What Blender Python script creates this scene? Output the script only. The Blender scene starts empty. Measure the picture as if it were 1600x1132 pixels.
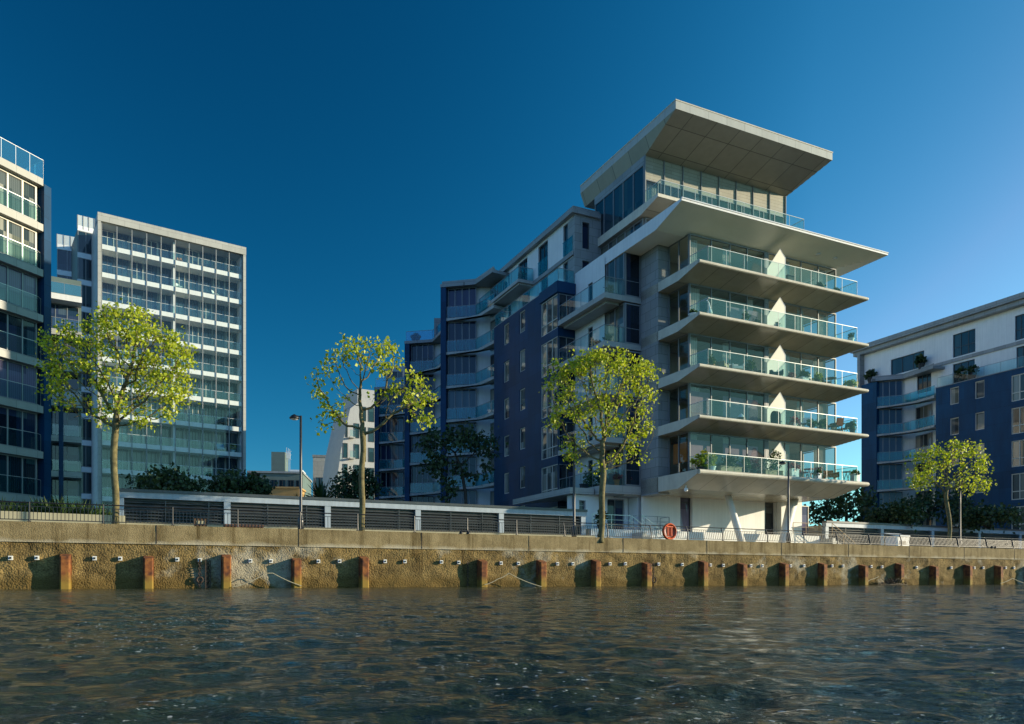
import bpy, math, random
import numpy as np
from mathutils import Vector
random.seed(7)
R = math.radians
SC = bpy.context.scene
COL = SC.collection
FPX = 1189.0                       # focal length in photograph pixels
CAMZ = 0.37                        # the lens sits low over the river
GZ = 2.2                           # level of the promenade

def ray(px, py):
    return (px - 800.0) / FPX, 1.0, (905.0 - py) / FPX

def at(px, py, Y):
    dx, dy, dz = ray(px, py)
    return (dx * Y, Y, CAMZ + dz * Y)

# ------------------------------------------------------------------ frames and facades
class Frame:
    """A building's own axes: u along the river, v away from it."""
    def __init__(s, ox, oy, deg, base=GZ):
        s.o = (ox, oy); s.t = R(deg); s.base = base
        s.c, s.s = math.cos(s.t), math.sin(s.t)
    def w(s, u, v):
        return (s.o[0] + u * s.c - v * s.s, s.o[1] + u * s.s + v * s.c)
    def l(s, x, y):
        x -= s.o[0]; y -= s.o[1]
        return (x * s.c + y * s.s, -x * s.s + y * s.c)

class Seg:
    """A vertical facade plane from a to b (left to right as seen from outside)."""
    def __init__(s, F, a, b):
        s.F = F; s.a = a; s.b = b
        dx, dy = b[0] - a[0], b[1] - a[1]
        s.L = math.hypot(dx, dy); s.d = (dx / s.L, dy / s.L); s.n = (s.d[1], -s.d[0])
    def p(s, t, o=0.0):
        return (s.a[0] + s.d[0] * t + s.n[0] * o, s.a[1] + s.d[1] * t + s.n[1] * o)
    def hit(s, px, py=905, o=0.0):
        A = s.F.w(*s.p(0, o)); B = s.F.w(*s.p(1, o))
        ex, ey = B[0] - A[0], B[1] - A[1]
        k = (px - 800.0) / FPX
        t = (k * A[1] - A[0]) / (ex - k * ey)
        Y = A[1] + t * ey
        return t, CAMZ + (905.0 - py) / FPX * Y
    def x(s, px, o=0.0):
        return s.hit(px, 905, o)[0]

# ------------------------------------------------------------------ mesh builder
class MB:
    def __init__(s, base=0.0):
        s.v = []; s.f = []; s.m = []; s.base = base; s.mi = 0; s.smooth = False
    def add(s, vs, fs):
        k = len(s.v)
        s.v += [(x, y, z - s.base) for x, y, z in vs]
        for f in fs:
            s.f.append([i + k for i in f]); s.m.append(s.mi)
    def box(s, x0, x1, y0, y1, z0, z1):
        if x0 > x1: x0, x1 = x1, x0
        if y0 > y1: y0, y1 = y1, y0
        s.add([(x0,y0,z0),(x1,y0,z0),(x1,y1,z0),(x0,y1,z0),(x0,y0,z1),(x1,y0,z1),(x1,y1,z1),(x0,y1,z1)],
              [(0,3,2,1),(4,5,6,7),(0,1,5,4),(1,2,6,5),(2,3,7,6),(3,0,4,7)])
    def sbox(s, g, s0, s1, o0, o1, z0, z1):
        """box on facade g: s along, o outward"""
        if s0 > s1: s0, s1 = s1, s0
        if o0 > o1: o0, o1 = o1, o0
        P = [g.p(s0,o1), g.p(s1,o1), g.p(s1,o0), g.p(s0,o0)]
        s.add([(x,y,z0) for x,y in P] + [(x,y,z1) for x,y in P],
              [(0,3,2,1),(4,5,6,7),(0,1,5,4),(1,2,6,5),(2,3,7,6),(3,0,4,7)])
    def squad(s, g, s0, s1, o, z0, z1):
        a, b = g.p(s0,o), g.p(s1,o)
        s.add([(a[0],a[1],z0),(b[0],b[1],z0),(b[0],b[1],z1),(a[0],a[1],z1)], [(0,1,2,3)])
    def prism(s, poly, z0, z1):
        n = len(poly)
        area = sum(poly[i][0]*poly[(i+1)%n][1]-poly[(i+1)%n][0]*poly[i][1] for i in range(n))
        if area < 0: poly = poly[::-1]
        s.add([(x,y,z0) for x,y in poly] + [(x,y,z1) for x,y in poly],
              [list(range(n))[::-1], list(range(n,2*n))] + [(i,(i+1)%n,n+(i+1)%n,n+i) for i in range(n)])
    def bar(s, a, b, w, h=None):
        h = h or w
        a = Vector(a); b = Vector(b); d = (b-a)
        if d.length < 1e-6: return
        d.normalize()
        up = Vector((0,0,1)) if abs(d.z) < .95 else Vector((1,0,0))
        x = d.cross(up).normalized()*w/2; y = x.cross(d).normalized()*h/2
        vs = [p+q for p in (a,b) for q in (-x-y, x-y, x+y, -x+y)]
        s.add([tuple(q) for q in vs], [(0,1,2,3)[::-1],(4,5,6,7),(0,1,5,4),(1,2,6,5),(2,3,7,6),(3,0,4,7)])
    def tube(s, pts, rad, n=8, cap=True):
        pts = [Vector(p) for p in pts]
        if not hasattr(rad, '__len__'): rad = [rad]*len(pts)
        vs = []; fs = []; ref = None
        for i, p in enumerate(pts):
            d = (pts[min(i+1,len(pts)-1)] - pts[max(i-1,0)]).normalized()
            if ref is None:
                ref = Vector((0,0,1)) if abs(d.z) < .9 else Vector((1,0,0))
            x = d.cross(ref)
            if x.length < 1e-4: x = d.cross(Vector((0,1,0)))
            x.normalize(); y = d.cross(x); ref = y.cross(d) if False else ref
            for k in range(n):
                a = 2*math.pi*k/n
                vs.append(tuple(p + (x*math.cos(a)+y*math.sin(a))*rad[i]))
        for i in range(len(pts)-1):
            for k in range(n):
                fs.append((i*n+k, i*n+(k+1)%n, (i+1)*n+(k+1)%n, (i+1)*n+k))
        if cap:
            fs.append(list(range(n))[::-1]); fs.append([(len(pts)-1)*n+k for k in range(n)])
        s.add(vs, fs)
    def lathe(s, c, prof, n=16):
        """prof: list of (r, z) from bottom to top"""
        vs = []; fs = []
        for r, z in prof:
            for k in range(n):
                a = 2*math.pi*k/n
                vs.append((c[0]+r*math.cos(a), c[1]+r*math.sin(a), c[2]+z))
        for i in range(len(prof)-1):
            for k in range(n):
                fs.append((i*n+k, i*n+(k+1)%n, (i+1)*n+(k+1)%n, (i+1)*n+k))
        fs.append(list(range(n))[::-1]); fs.append([(len(prof)-1)*n+k for k in range(n)])
        s.add(vs, fs)
    def build(s, name, mats, parent=None, smooth=False):
        me = bpy.data.meshes.new(name)
        me.from_pydata(s.v, [], s.f)
        if not isinstance(mats, (list, tuple)): mats = [mats]
        for m in mats: me.materials.append(m)
        if len(mats) > 1:
            me.polygons.foreach_set('material_index', s.m)
        if smooth:
            me.polygons.foreach_set('use_smooth', [True]*len(me.polygons))
        me.update()
        o = bpy.data.objects.new(name, me); COL.objects.link(o)
        if parent: o.parent = parent
        return o

def tag(o, label=None, cat=None, group=None, kind=None):
    if label: o['label'] = label
    if cat: o['category'] = cat
    if group: o['group'] = group
    if kind: o['kind'] = kind
    return o

def thing(name, label, cat, loc=(0,0,0), rz=0.0, group=None):
    o = bpy.data.objects.new(name, None); COL.objects.link(o)
    o.empty_display_size = .3
    o.location = loc; o.rotation_euler = (0,0,rz)
    return tag(o, label, cat, group)

def bthing(F, name, label, cat, group=None):
    return thing(name, label, cat, (F.o[0], F.o[1], F.base), F.t, group)

def copy_tree(o, parent=None):
    c = o.copy(); COL.objects.link(c)
    if parent: c.parent = parent
    for ch in o.children: copy_tree(ch, c)
    return c

# ------------------------------------------------------------------ materials
def nmat(name):
    m = bpy.data.materials.new(name); m.use_nodes = True
    nt = m.node_tree; nt.nodes.clear()
    out = nt.nodes.new('ShaderNodeOutputMaterial')
    return m, nt, out

def N(nt, typ, **kw):
    n = nt.nodes.new(typ)
    for k, v in kw.items():
        if k in n.inputs.keys(): n.inputs[k].default_value = v
        else: setattr(n, k, v)
    return n

def rgba(c): return (c[0], c[1], c[2], 1.0)

def ramp(nt, stops, interp='LINEAR'):
    r = nt.nodes.new('ShaderNodeValToRGB'); r.color_ramp.interpolation = interp
    e = r.color_ramp.elements
    while len(e) < len(stops): e.new(.5)
    for i, (p, c) in enumerate(stops):
        e[i].position = p; e[i].color = rgba(c) if len(c) == 3 else c
    return r

def plain(name, col, rough=.6, var=.12, scale=1.5, metal=0.0, bump=0.0, spec=.5, streak=0.0, coat=0.0):
    """painted or metal surface with soft wear"""
    m, nt, out = nmat(name); L = nt.links.new
    b = N(nt, 'ShaderNodeBsdfPrincipled', Roughness=rough, Metallic=metal)
    b.inputs['Specular IOR Level'].default_value = spec
    b.inputs['Coat Weight'].default_value = coat; b.inputs['Coat Roughness'].default_value = .05
    tc = N(nt, 'ShaderNodeTexCoord')
    n1 = N(nt, 'ShaderNodeTexNoise', Scale=scale, Detail=5.0, Roughness=.6)
    L(tc.outputs['Object'], n1.inputs['Vector'])
    lo = tuple(c*(1-var) for c in col); hi = tuple(min(1,c*(1+var)) for c in col)
    r = ramp(nt, [(.3, lo), (.7, hi)]); L(n1.outputs['Fac'], r.inputs['Fac'])
    src = r.outputs['Color']
    if streak:
        mp = N(nt, 'ShaderNodeMapping'); mp.inputs['Scale'].default_value = (6, 6, .25)
        L(tc.outputs['Object'], mp.inputs['Vector'])
        n2 = N(nt, 'ShaderNodeTexNoise', Scale=1.0, Detail=4.0); L(mp.outputs['Vector'], n2.inputs['Vector'])
        r2 = ramp(nt, [(.35, (1-streak,)*3), (.65, (1,1,1))]); L(n2.outputs['Fac'], r2.inputs['Fac'])
        mx = N(nt, 'ShaderNodeMix', data_type='RGBA', blend_type='MULTIPLY'); mx.inputs[0].default_value = 1
        L(src, mx.inputs[6]); L(r2.outputs['Color'], mx.inputs[7]); src = mx.outputs[2]
    L(src, b.inputs['Base Color'])
    if bump:
        bp = N(nt, 'ShaderNodeBump', Strength=bump, Distance=.02)
        n3 = N(nt, 'ShaderNodeTexNoise', Scale=scale*12, Detail=4.0); L(tc.outputs['Object'], n3.inputs['Vector'])
        L(n3.outputs['Fac'], bp.inputs['Height']); L(bp.outputs['Normal'], b.inputs['Normal'])
    L(b.outputs['BSDF'], out.inputs['Surface'])
    return m

def panels(name, col, w, h, rough=.45, joint=.35, var=.1, metal=0.0, flat=False, gap=.012, streak=.15, spec=.5):
    """cladding panels with dark joints; flat=True lays the grid on u,v (soffits)"""
    m, nt, out = nmat(name); L = nt.links.new
    b = N(nt, 'ShaderNodeBsdfPrincipled', Roughness=rough, Metallic=metal); b.inputs['Specular IOR Level'].default_value = spec
    tc = N(nt, 'ShaderNodeTexCoord'); sp = N(nt, 'ShaderNodeSeparateXYZ'); L(tc.outputs['Object'], sp.inputs[0])
    cb = N(nt, 'ShaderNodeCombineXYZ')
    if flat:
        L(sp.outputs[0], cb.inputs[0]); L(sp.outputs[1], cb.inputs[1])
    else:
        ad = N(nt, 'ShaderNodeMath', operation='ADD'); L(sp.outputs[0], ad.inputs[0]); L(sp.outputs[1], ad.inputs[1])
        L(ad.outputs[0], cb.inputs[0]); L(sp.outputs[2], cb.inputs[1])
    bk = N(nt, 'ShaderNodeTexBrick', Scale=1.0)
    bk.offset = 0.0 if flat else .5
    bk.inputs['Mortar Size'].default_value = gap; bk.inputs['Mortar Smooth'].default_value = .1
    bk.inputs['Brick Width'].default_value = w; bk.inputs['Row Height'].default_value = h
    bk.inputs['Bias'].default_value = 0.0
    bk.inputs['Color1'].default_value = rgba([c*(1-var) for c in col])
    bk.inputs['Color2'].default_value = rgba([c*(1+var) for c in col])
    bk.inputs['Mortar'].default_value = rgba([c*joint for c in col])
    L(cb.outputs[0], bk.inputs['Vector'])
    n1 = N(nt, 'ShaderNodeTexNoise', Scale=.9, Detail=6.0, Roughness=.65)
    mp = N(nt, 'ShaderNodeMapping'); mp.inputs['Scale'].default_value = (2, 2, .5)
    L(tc.outputs['Object'], mp.inputs[0]); L(mp.outputs[0], n1.inputs['Vector'])
    r = ramp(nt, [(.3, (1-streak,)*3), (.7, (1.0,)*3)]); L(n1.outputs['Fac'], r.inputs['Fac'])
    mx = N(nt, 'ShaderNodeMix', data_type='RGBA', blend_type='MULTIPLY'); mx.inputs[0].default_value = 1
    L(bk.outputs['Color'], mx.inputs[6]); L(r.outputs['Color'], mx.inputs[7])
    L(mx.outputs[2], b.inputs['Base Color'])
    L(b.outputs['BSDF'], out.inputs['Surface'])
    return m

def glass_sheet(name, tint, body, refl=.0, fac_body=.1, rough=.01):
    """clear sheet: tinted see-through, a little body colour, mirror by fresnel"""
    m, nt, out = nmat(name); L = nt.links.new
    tr = N(nt, 'ShaderNodeBsdfTransparent', Color=rgba(tint))
    df = N(nt, 'ShaderNodeBsdfDiffuse', Color=rgba(body))
    tl = N(nt, 'ShaderNodeBsdfTranslucent', Color=rgba(body))
    m0 = N(nt, 'ShaderNodeMixShader', Fac=.5); L(df.outputs[0], m0.inputs[1]); L(tl.outputs[0], m0.inputs[2])
    m1 = N(nt, 'ShaderNodeMixShader', Fac=fac_body); L(tr.outputs[0], m1.inputs[1]); L(m0.outputs[0], m1.inputs[2])
    gl = N(nt, 'ShaderNodeBsdfAnisotropic', Roughness=rough) if False else N(nt, 'ShaderNodeBsdfGlossy', Roughness=rough)
    # mirror share by the angle of view, the same from either side of the sheet
    ge = N(nt, 'ShaderNodeNewGeometry'); dp = N(nt, 'ShaderNodeVectorMath', operation='DOT_PRODUCT')
    L(ge.outputs['Normal'], dp.inputs[0]); L(ge.outputs['Incoming'], dp.inputs[1])
    ab = N(nt, 'ShaderNodeMath', operation='ABSOLUTE'); L(dp.outputs['Value'], ab.inputs[0])
    om = N(nt, 'ShaderNodeMath', operation='SUBTRACT'); om.inputs[0].default_value = 1.0; L(ab.outputs[0], om.inputs[1])
    pw = N(nt, 'ShaderNodeMath', operation='POWER'); pw.inputs[1].default_value = 5.0; L(om.outputs[0], pw.inputs[0])
    ad = N(nt, 'ShaderNodeMath', operation='MULTIPLY_ADD'); ad.use_clamp = True
    L(pw.outputs[0], ad.inputs[0]); ad.inputs[1].default_value = .9; ad.inputs[2].default_value = .05+refl
    m2 = N(nt, 'ShaderNodeMixShader'); L(ad.outputs[0], m2.inputs[0]); L(m1.outputs[0], m2.inputs[1]); L(gl.outputs[0], m2.inputs[2])
    L(m2.outputs[0], out.inputs['Surface'])
    return m

def pane_mat(name, cols, w=.75, zs=3.1, rough=.03):
    """closed window: dark room, blind or curtain behind one glossy pane; tone changes pane by pane"""
    m, nt, out = nmat(name); L = nt.links.new
    b = N(nt, 'ShaderNodeBsdfPrincipled', Roughness=rough)
    b.inputs['Specular IOR Level'].default_value = .5
    tc = N(nt, 'ShaderNodeTexCoord'); sp = N(nt, 'ShaderNodeSeparateXYZ'); L(tc.outputs['Object'], sp.inputs[0])
    ad = N(nt, 'ShaderNodeMath', operation='ADD'); L(sp.outputs[0], ad.inputs[0]); L(sp.outputs[1], ad.inputs[1])
    def fl(src, d):
        q = N(nt, 'ShaderNodeMath', operation='DIVIDE'); q.inputs[1].default_value = d; L(src, q.inputs[0])
        f = N(nt, 'ShaderNodeMath', operation='FLOOR'); L(q.outputs[0], f.inputs[0]); return f.outputs[0]
    cb = N(nt, 'ShaderNodeCombineXYZ'); L(fl(ad.outputs[0], w), cb.inputs[0]); L(fl(sp.outputs[2], zs), cb.inputs[1])
    wn = N(nt, 'ShaderNodeTexWhiteNoise', noise_dimensions='2D'); L(cb.outputs[0], wn.inputs['Vector'])
    k = len(cols)
    r = ramp(nt, [(i/k, c) for i, c in enumerate(cols)], 'CONSTANT'); L(wn.outputs['Value'], r.inputs['Fac'])
    # curtain folds
    wv = N(nt, 'ShaderNodeTexWave', Scale=2.2, Distortion=3.0, Detail=2.0)
    cb2 = N(nt, 'ShaderNodeCombineXYZ'); L(ad.outputs[0], cb2.inputs[0]); L(wv.outputs['Fac'], cb2.inputs[2]) if False else None
    L(cb2.outputs[0], wv.inputs['Vector'])
    r2 = ramp(nt, [(0, (.7,.7,.7)), (1, (1,1,1))]); L(wv.outputs['Fac'], r2.inputs['Fac'])
    mx = N(nt, 'ShaderNodeMix', data_type='RGBA', blend_type='MULTIPLY'); mx.inputs[0].default_value = 1
    L(r.outputs['Color'], mx.inputs[6]); L(r2.outputs['Color'], mx.inputs[7])
    L(mx.outputs[2], b.inputs['Base Color'])
    bp = N(nt, 'ShaderNodeBump', Strength=.015, Distance=.1)
    n3 = N(nt, 'ShaderNodeTexNoise', Scale=.7, Detail=1.0); L(tc.outputs['Object'], n3.inputs['Vector'])
    L(n3.outputs['Fac'], bp.inputs['Height']); L(bp.outputs['Normal'], b.inputs['Normal'])
    L(b.outputs['BSDF'], out.inputs['Surface'])
    return m

def leaf_mat(name, cols, trans=.45):
    m, nt, out = nmat(name); L = nt.links.new
    g = N(nt, 'ShaderNodeNewGeometry')
    r = ramp(nt, [(i/(len(cols)-1), c) for i, c in enumerate(cols)]); L(g.outputs['Random Per Island'], r.inputs['Fac'])
    df = N(nt, 'ShaderNodeBsdfPrincipled', Roughness=.5); L(r.outputs[0], df.inputs['Base Color'])
    tl = N(nt, 'ShaderNodeBsdfTranslucent'); L(r.outputs[0], tl.inputs['Color'])
    mx = N(nt, 'ShaderNodeMixShader', Fac=trans); L(df.outputs[0], mx.inputs[1]); L(tl.outputs[0], mx.inputs[2])
    L(mx.outputs[0], out.inputs['Surface'])
    return m

M = {}
M['white']   = plain('white_render', (.74,.74,.70), .6, .05, .8, streak=.08)
M['white_metal'] = plain('white_painted_metal', (.72,.74,.74), .4, .05)
M['soffit']  = plain('cream_soffit', (.90,.87,.74), .4, .06, .4)
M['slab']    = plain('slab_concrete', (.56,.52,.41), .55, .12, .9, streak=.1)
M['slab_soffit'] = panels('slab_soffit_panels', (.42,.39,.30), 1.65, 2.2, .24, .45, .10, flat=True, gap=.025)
M['grey_clad'] = panels('grey_cladding', (.27,.28,.27), 1.1, .62, .5, .38, .10, gap=.012)
M['grey_pale'] = panels('pale_cladding', (.40,.40,.36), 1.5, .8, .5, .5, .06)
M['grey_mid'] = panels('mid_grey_panels', (.30,.30,.27), 1.5, .8, .5, .4, .08)
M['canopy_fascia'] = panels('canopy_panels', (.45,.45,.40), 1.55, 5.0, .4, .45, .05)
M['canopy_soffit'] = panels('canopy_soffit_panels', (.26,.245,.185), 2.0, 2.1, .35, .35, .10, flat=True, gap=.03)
M['louvre_wood'] = panels('pale_timber_boards', (.36,.34,.26), 1.55, .24, .6, .55, .08)
M['navy']    = panels('navy_cladding', (.004,.044,.108), 2.4, 1.58, .45, .55, .16, gap=.014, streak=.3, spec=.2)
M['blue']    = panels('blue_cladding', (.002,.060,.138), 2.4, 1.58, .45, .55, .16, gap=.014, streak=.35, spec=.2)
M['frame']   = plain('window_frame_grey', (.22,.23,.23), .4, .06, metal=.1)
M['frame_pale'] = plain('window_frame_cream', (.60,.56,.46), .5, .05)
M['frame_dark'] = plain('window_frame_dark', (.04,.045,.05), .4, .06)
M['steel']   = plain('brushed_steel', (.45,.46,.45), .35, .05, metal=.6)
M['black']   = plain('black_painted_iron', (.010,.011,.013), .45, .2)
M['lamp_iron'] = plain('lamp_iron', (.030,.033,.037), .4, .2)
M['glass']   = glass_sheet('balcony_glass', (.72,.90,.89), (.14,.46,.47), .015, .04)
M['glass_teal'] = glass_sheet('balcony_glass_teal', (.40,.80,.86), (.05,.52,.62), .03, .26)
M['glass_blue'] = glass_sheet('balcony_glass_blue', (.30,.70,.92), (.04,.36,.60), .03, .22)
M['screen']  = glass_sheet('screen_glass', (.95,.98,.98), (.14,.4,.48), .0, .0)
M['win']     = glass_sheet('window_glass', (.74,.76,.74), (.1,.1,.1), .03, .02)
M['frost']   = glass_sheet('frosted_screen', (.8,.85,.8), (.95,.97,.9), .02, .93, .25)
M['pane_shade'] = pane_mat('shaded_panes', [(.005,.016,.028),(.008,.024,.04),(.022,.034,.075),(.004,.010,.018),(.06,.095,.12),(.010,.022,.05)])
M['pane_pale']  = pane_mat('curtained_panes', [(.05,.06,.06),(.22,.22,.19),(.10,.11,.11),(.30,.29,.24),(.03,.035,.04),(.13,.13,.10)], .6)
M['pane_teal']  = pane_mat('teal_panes', [(.010,.035,.05),(.02,.05,.07),(.008,.02,.03),(.03,.07,.08)], 1.1)
M['pane_lilac'] = pane_mat('lilac_panes', [(.13,.11,.19),(.17,.15,.23),(.10,.09,.15)], 2.2)
M['room_wall'] = plain('room_wall', (.46,.40,.30), .8, .08)
M['curtain'] = plain('curtain_cloth', (.62,.60,.52), .9, .12, 3.0)
M['curtain_mauve'] = plain('blind_mauve', (.30,.24,.32), .9, .12, 3.0)
M['orange_lamp'] = plain('orange_panel', (.62,.22,.04), .6, .1)
M['bark']    = plain('plane_bark', (.145,.12,.05), .9, .55, 5.0, bump=.8)
M['bark_dark'] = plain('dark_bark', (.045,.035,.025), .9, .3, 3.0, bump=.5)
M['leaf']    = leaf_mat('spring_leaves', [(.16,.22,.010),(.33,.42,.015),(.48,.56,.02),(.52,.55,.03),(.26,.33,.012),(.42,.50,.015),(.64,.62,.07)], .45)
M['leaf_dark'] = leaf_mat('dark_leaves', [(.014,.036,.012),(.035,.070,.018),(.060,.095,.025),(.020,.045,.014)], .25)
M['leaf_mid'] = leaf_mat('garden_leaves', [(.035,.075,.015),(.07,.12,.02),(.11,.15,.03)], .3)
M['leaf_yellow'] = leaf_mat('yellow_leaves', [(.25,.30,.02),(.40,.38,.03),(.20,.28,.02)], .4)
M['leaf_red'] = leaf_mat('red_leaves', [(.22,.03,.05),(.35,.07,.09),(.15,.06,.03)], .3)
M['terracotta'] = plain('terracotta', (.42,.17,.07), .8, .15, 4)
M['rattan']  = plain('brown_rattan', (.09,.055,.03), .8, .2, 9)
M['char']    = plain('charcoal_fabric', (.025,.03,.03), .8, .15, 4)
M['wood']    = plain('weathered_wood', (.30,.21,.11), .7, .2, 6)
M['wood_red'] = plain('red_brown_timber', (.16,.065,.03), .7, .2, 6)
M['red']     = plain('red_paint', (.33,.03,.04), .6, .15, 4)
M['stone_low'] = panels('cream_low_wall', (.40,.36,.23), 1.2, .35, .8, .7, .08)
M['paving']  = panels('promenade_paving', (.46,.42,.33), .6, .6, .8, .6, .1, flat=True)
M['ground']  = plain('far_ground', (.12,.12,.08), .9, .3, .05)
M['beam']    = plain('pale_grey_beam', (.36,.42,.47), .5, .08, .7, streak=.15)
M['house_white'] = plain('pale_house_wall', (.36,.37,.37), .6, .06, .5, streak=.1)
M['louvre']  = plain('louvre_dark_steel', (.055,.062,.065), .35, .2, 2)
M['grey_green'] = plain('green_grey_cladding', (.11,.15,.13), .6, .12, .5)
M['ochre']   = plain('ochre_render', (.40,.25,.09), .7, .1, .5)
M['rope']    = plain('old_rope', (.34,.30,.20), .9, .2, 9)
M['rust_chain'] = plain('rusty_iron', (.045,.028,.018), .8, .3, 7)
M['drift']   = plain('driftwood', (.07,.05,.028), .9, .3, 5)
# ------------------------------------------------------------------ quay wall, piles, water
def quay_mat(name, lo, hi, tide=True, grain=1.0):
    m, nt, out = nmat(name); L = nt.links.new
    b = N(nt, 'ShaderNodeBsdfPrincipled', Roughness=.92); b.inputs['Specular IOR Level'].default_value = .2
    tc = N(nt, 'ShaderNodeTexCoord'); O = tc.outputs['Object']
    n1 = N(nt, 'ShaderNodeTexNoise', Scale=.9, Detail=8.0, Roughness=.7); L(O, n1.inputs['Vector'])
    r1 = ramp(nt, [(.28, lo), (.52, [(a+c)/2 for a, c in zip(lo, hi)]), (.75, hi)]); L(n1.outputs['Fac'], r1.inputs['Fac'])
    # pebbly aggregate
    vo = N(nt, 'ShaderNodeTexVoronoi', Scale=16.0*grain); L(O, vo.inputs['Vector'])
    r2 = ramp(nt, [(.15, (1.3,1.25,1.1)), (.45, (.85,.85,.85)), (.8, (.5,.5,.48))]); L(vo.outputs['Distance'], r2.inputs['Fac'])
    mx = N(nt, 'ShaderNodeMix', data_type='RGBA', blend_type='MULTIPLY'); mx.inputs[0].default_value = .75 if tide else .35
    L(r1.outputs[0], mx.inputs[6]); L(r2.outputs[0], mx.inputs[7])
    # vertical runs of dirt and lime
    mp = N(nt, 'ShaderNodeMapping'); mp.inputs['Scale'].default_value = (3.2, 3.2, .22); L(O, mp.inputs[0])
    n2 = N(nt, 'ShaderNodeTexNoise', Scale=1.0, Detail=7.0, Roughness=.7); L(mp.outputs[0], n2.inputs['Vector'])
    r3 = ramp(nt, [(.30, (.42,.38,.30)), (.5, (1,1,1)), (.66, (1,1,1)), (.74, (1.7,1.65,1.5))]); L(n2.outputs['Fac'], r3.inputs['Fac'])
    mx2 = N(nt, 'ShaderNodeMix', data_type='RGBA', blend_type='MULTIPLY'); mx2.inputs[0].default_value = 1.0
    L(mx.outputs[2], mx2.inputs[6]); L(r3.outputs[0], mx2.inputs[7]); src = mx2.outputs[2]
    sp = N(nt, 'ShaderNodeSeparateXYZ'); L(O, sp.inputs[0])
    n4 = N(nt, 'ShaderNodeTexNoise', Scale=1.1, Detail=6.0); L(O, n4.inputs['Vector'])
    if tide:   # weed and wet stone near the water, patches of bare grey concrete above
        ad = N(nt, 'ShaderNodeMath', operation='MULTIPLY_ADD'); L(n4.outputs['Fac'], ad.inputs[0]); ad.inputs[1].default_value = -.55
        L(sp.outputs[2], ad.inputs[2])
        rt = ramp(nt, [(0.0, (.10,.10,.10)), (.10, (.75,.75,.75)), (.25, (0,0,0))]); 
        L(ad.outputs[0], rt.inputs['Fac'])
        rt.color_ramp.elements[0].position = 0.0; rt.color_ramp.elements[0].color = (1,1,1,1)
        rt.color_ramp.elements[1].position = .06; rt.color_ramp.elements[1].color = (.8,.8,.8,1)
        rt.color_ramp.elements[2].position = .28
        mxt = N(nt, 'ShaderNodeMix', data_type='RGBA', blend_type='MIX'); L(rt.outputs[0], mxt.inputs[0])
        L(src, mxt.inputs[6]); mxt.inputs[7].default_value = (.13,.085,.026,1); src = mxt.outputs[2]
        np_ = N(nt, 'ShaderNodeTexNoise', Scale=.35, Detail=6.0, Roughness=.6); L(O, np_.inputs['Vector'])
        rp = ramp(nt, [(.56, (0,0,0)), (.64, (.7,.7,.7))]); L(np_.outputs['Fac'], rp.inputs['Fac'])
        mxp = N(nt, 'ShaderNodeMix', data_type='RGBA', blend_type='MIX'); L(rp.outputs[0], mxp.inputs[0])
        L(src, mxp.inputs[6]); mxp.inputs[7].default_value = (.36,.33,.25,1); src = mxp.outputs[2]
    else:      # lime bloom along the bottom of the coping
        ad = N(nt, 'ShaderNodeMath', operation='MULTIPLY_ADD'); L(n4.outputs['Fac'], ad.inputs[0]); ad.inputs[1].default_value = .5
        L(sp.outputs[2], ad.inputs[2])
        rt = ramp(nt, [(0.0, (0,0,0)), (.5, (0,0,0))]); e = rt.color_ramp.elements
        mr = N(nt, 'ShaderNodeMapRange'); L(ad.outputs[0], mr.inputs[0])
        mr.inputs[1].default_value = 1.93; mr.inputs[2].default_value = 2.12; mr.inputs[3].default_value = .62; mr.inputs[4].default_value = 0
        mxt = N(nt, 'ShaderNodeMix', data_type='RGBA', blend_type='MIX'); L(mr.outputs[0], mxt.inputs[0])
        L(src, mxt.inputs[6]); mxt.inputs[7].default_value = (.55,.50,.38,1); src = mxt.outputs[2]
    L(src, b.inputs['Base Color'])
    bp = N(nt, 'ShaderNodeBump', Strength=.8 if tide else .35, Distance=.03)
    ma = N(nt, 'ShaderNodeMath', operation='SUBTRACT'); L(n1.outputs['Fac'], ma.inputs[0]); L(vo.outputs['Distance'], ma.inputs[1])
    L(ma.outputs[0], bp.inputs['Height']); L(bp.outputs['Normal'], b.inputs['Normal'])
    L(b.outputs['BSDF'], out.inputs['Surface'])
    return m
M['quay_low'] = quay_mat('rough_quay_concrete', (.085,.058,.022), (.34,.24,.095))
M['quay_top'] = quay_mat('coping_concrete', (.15,.112,.052), (.37,.29,.155), False, 1.6)

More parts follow.
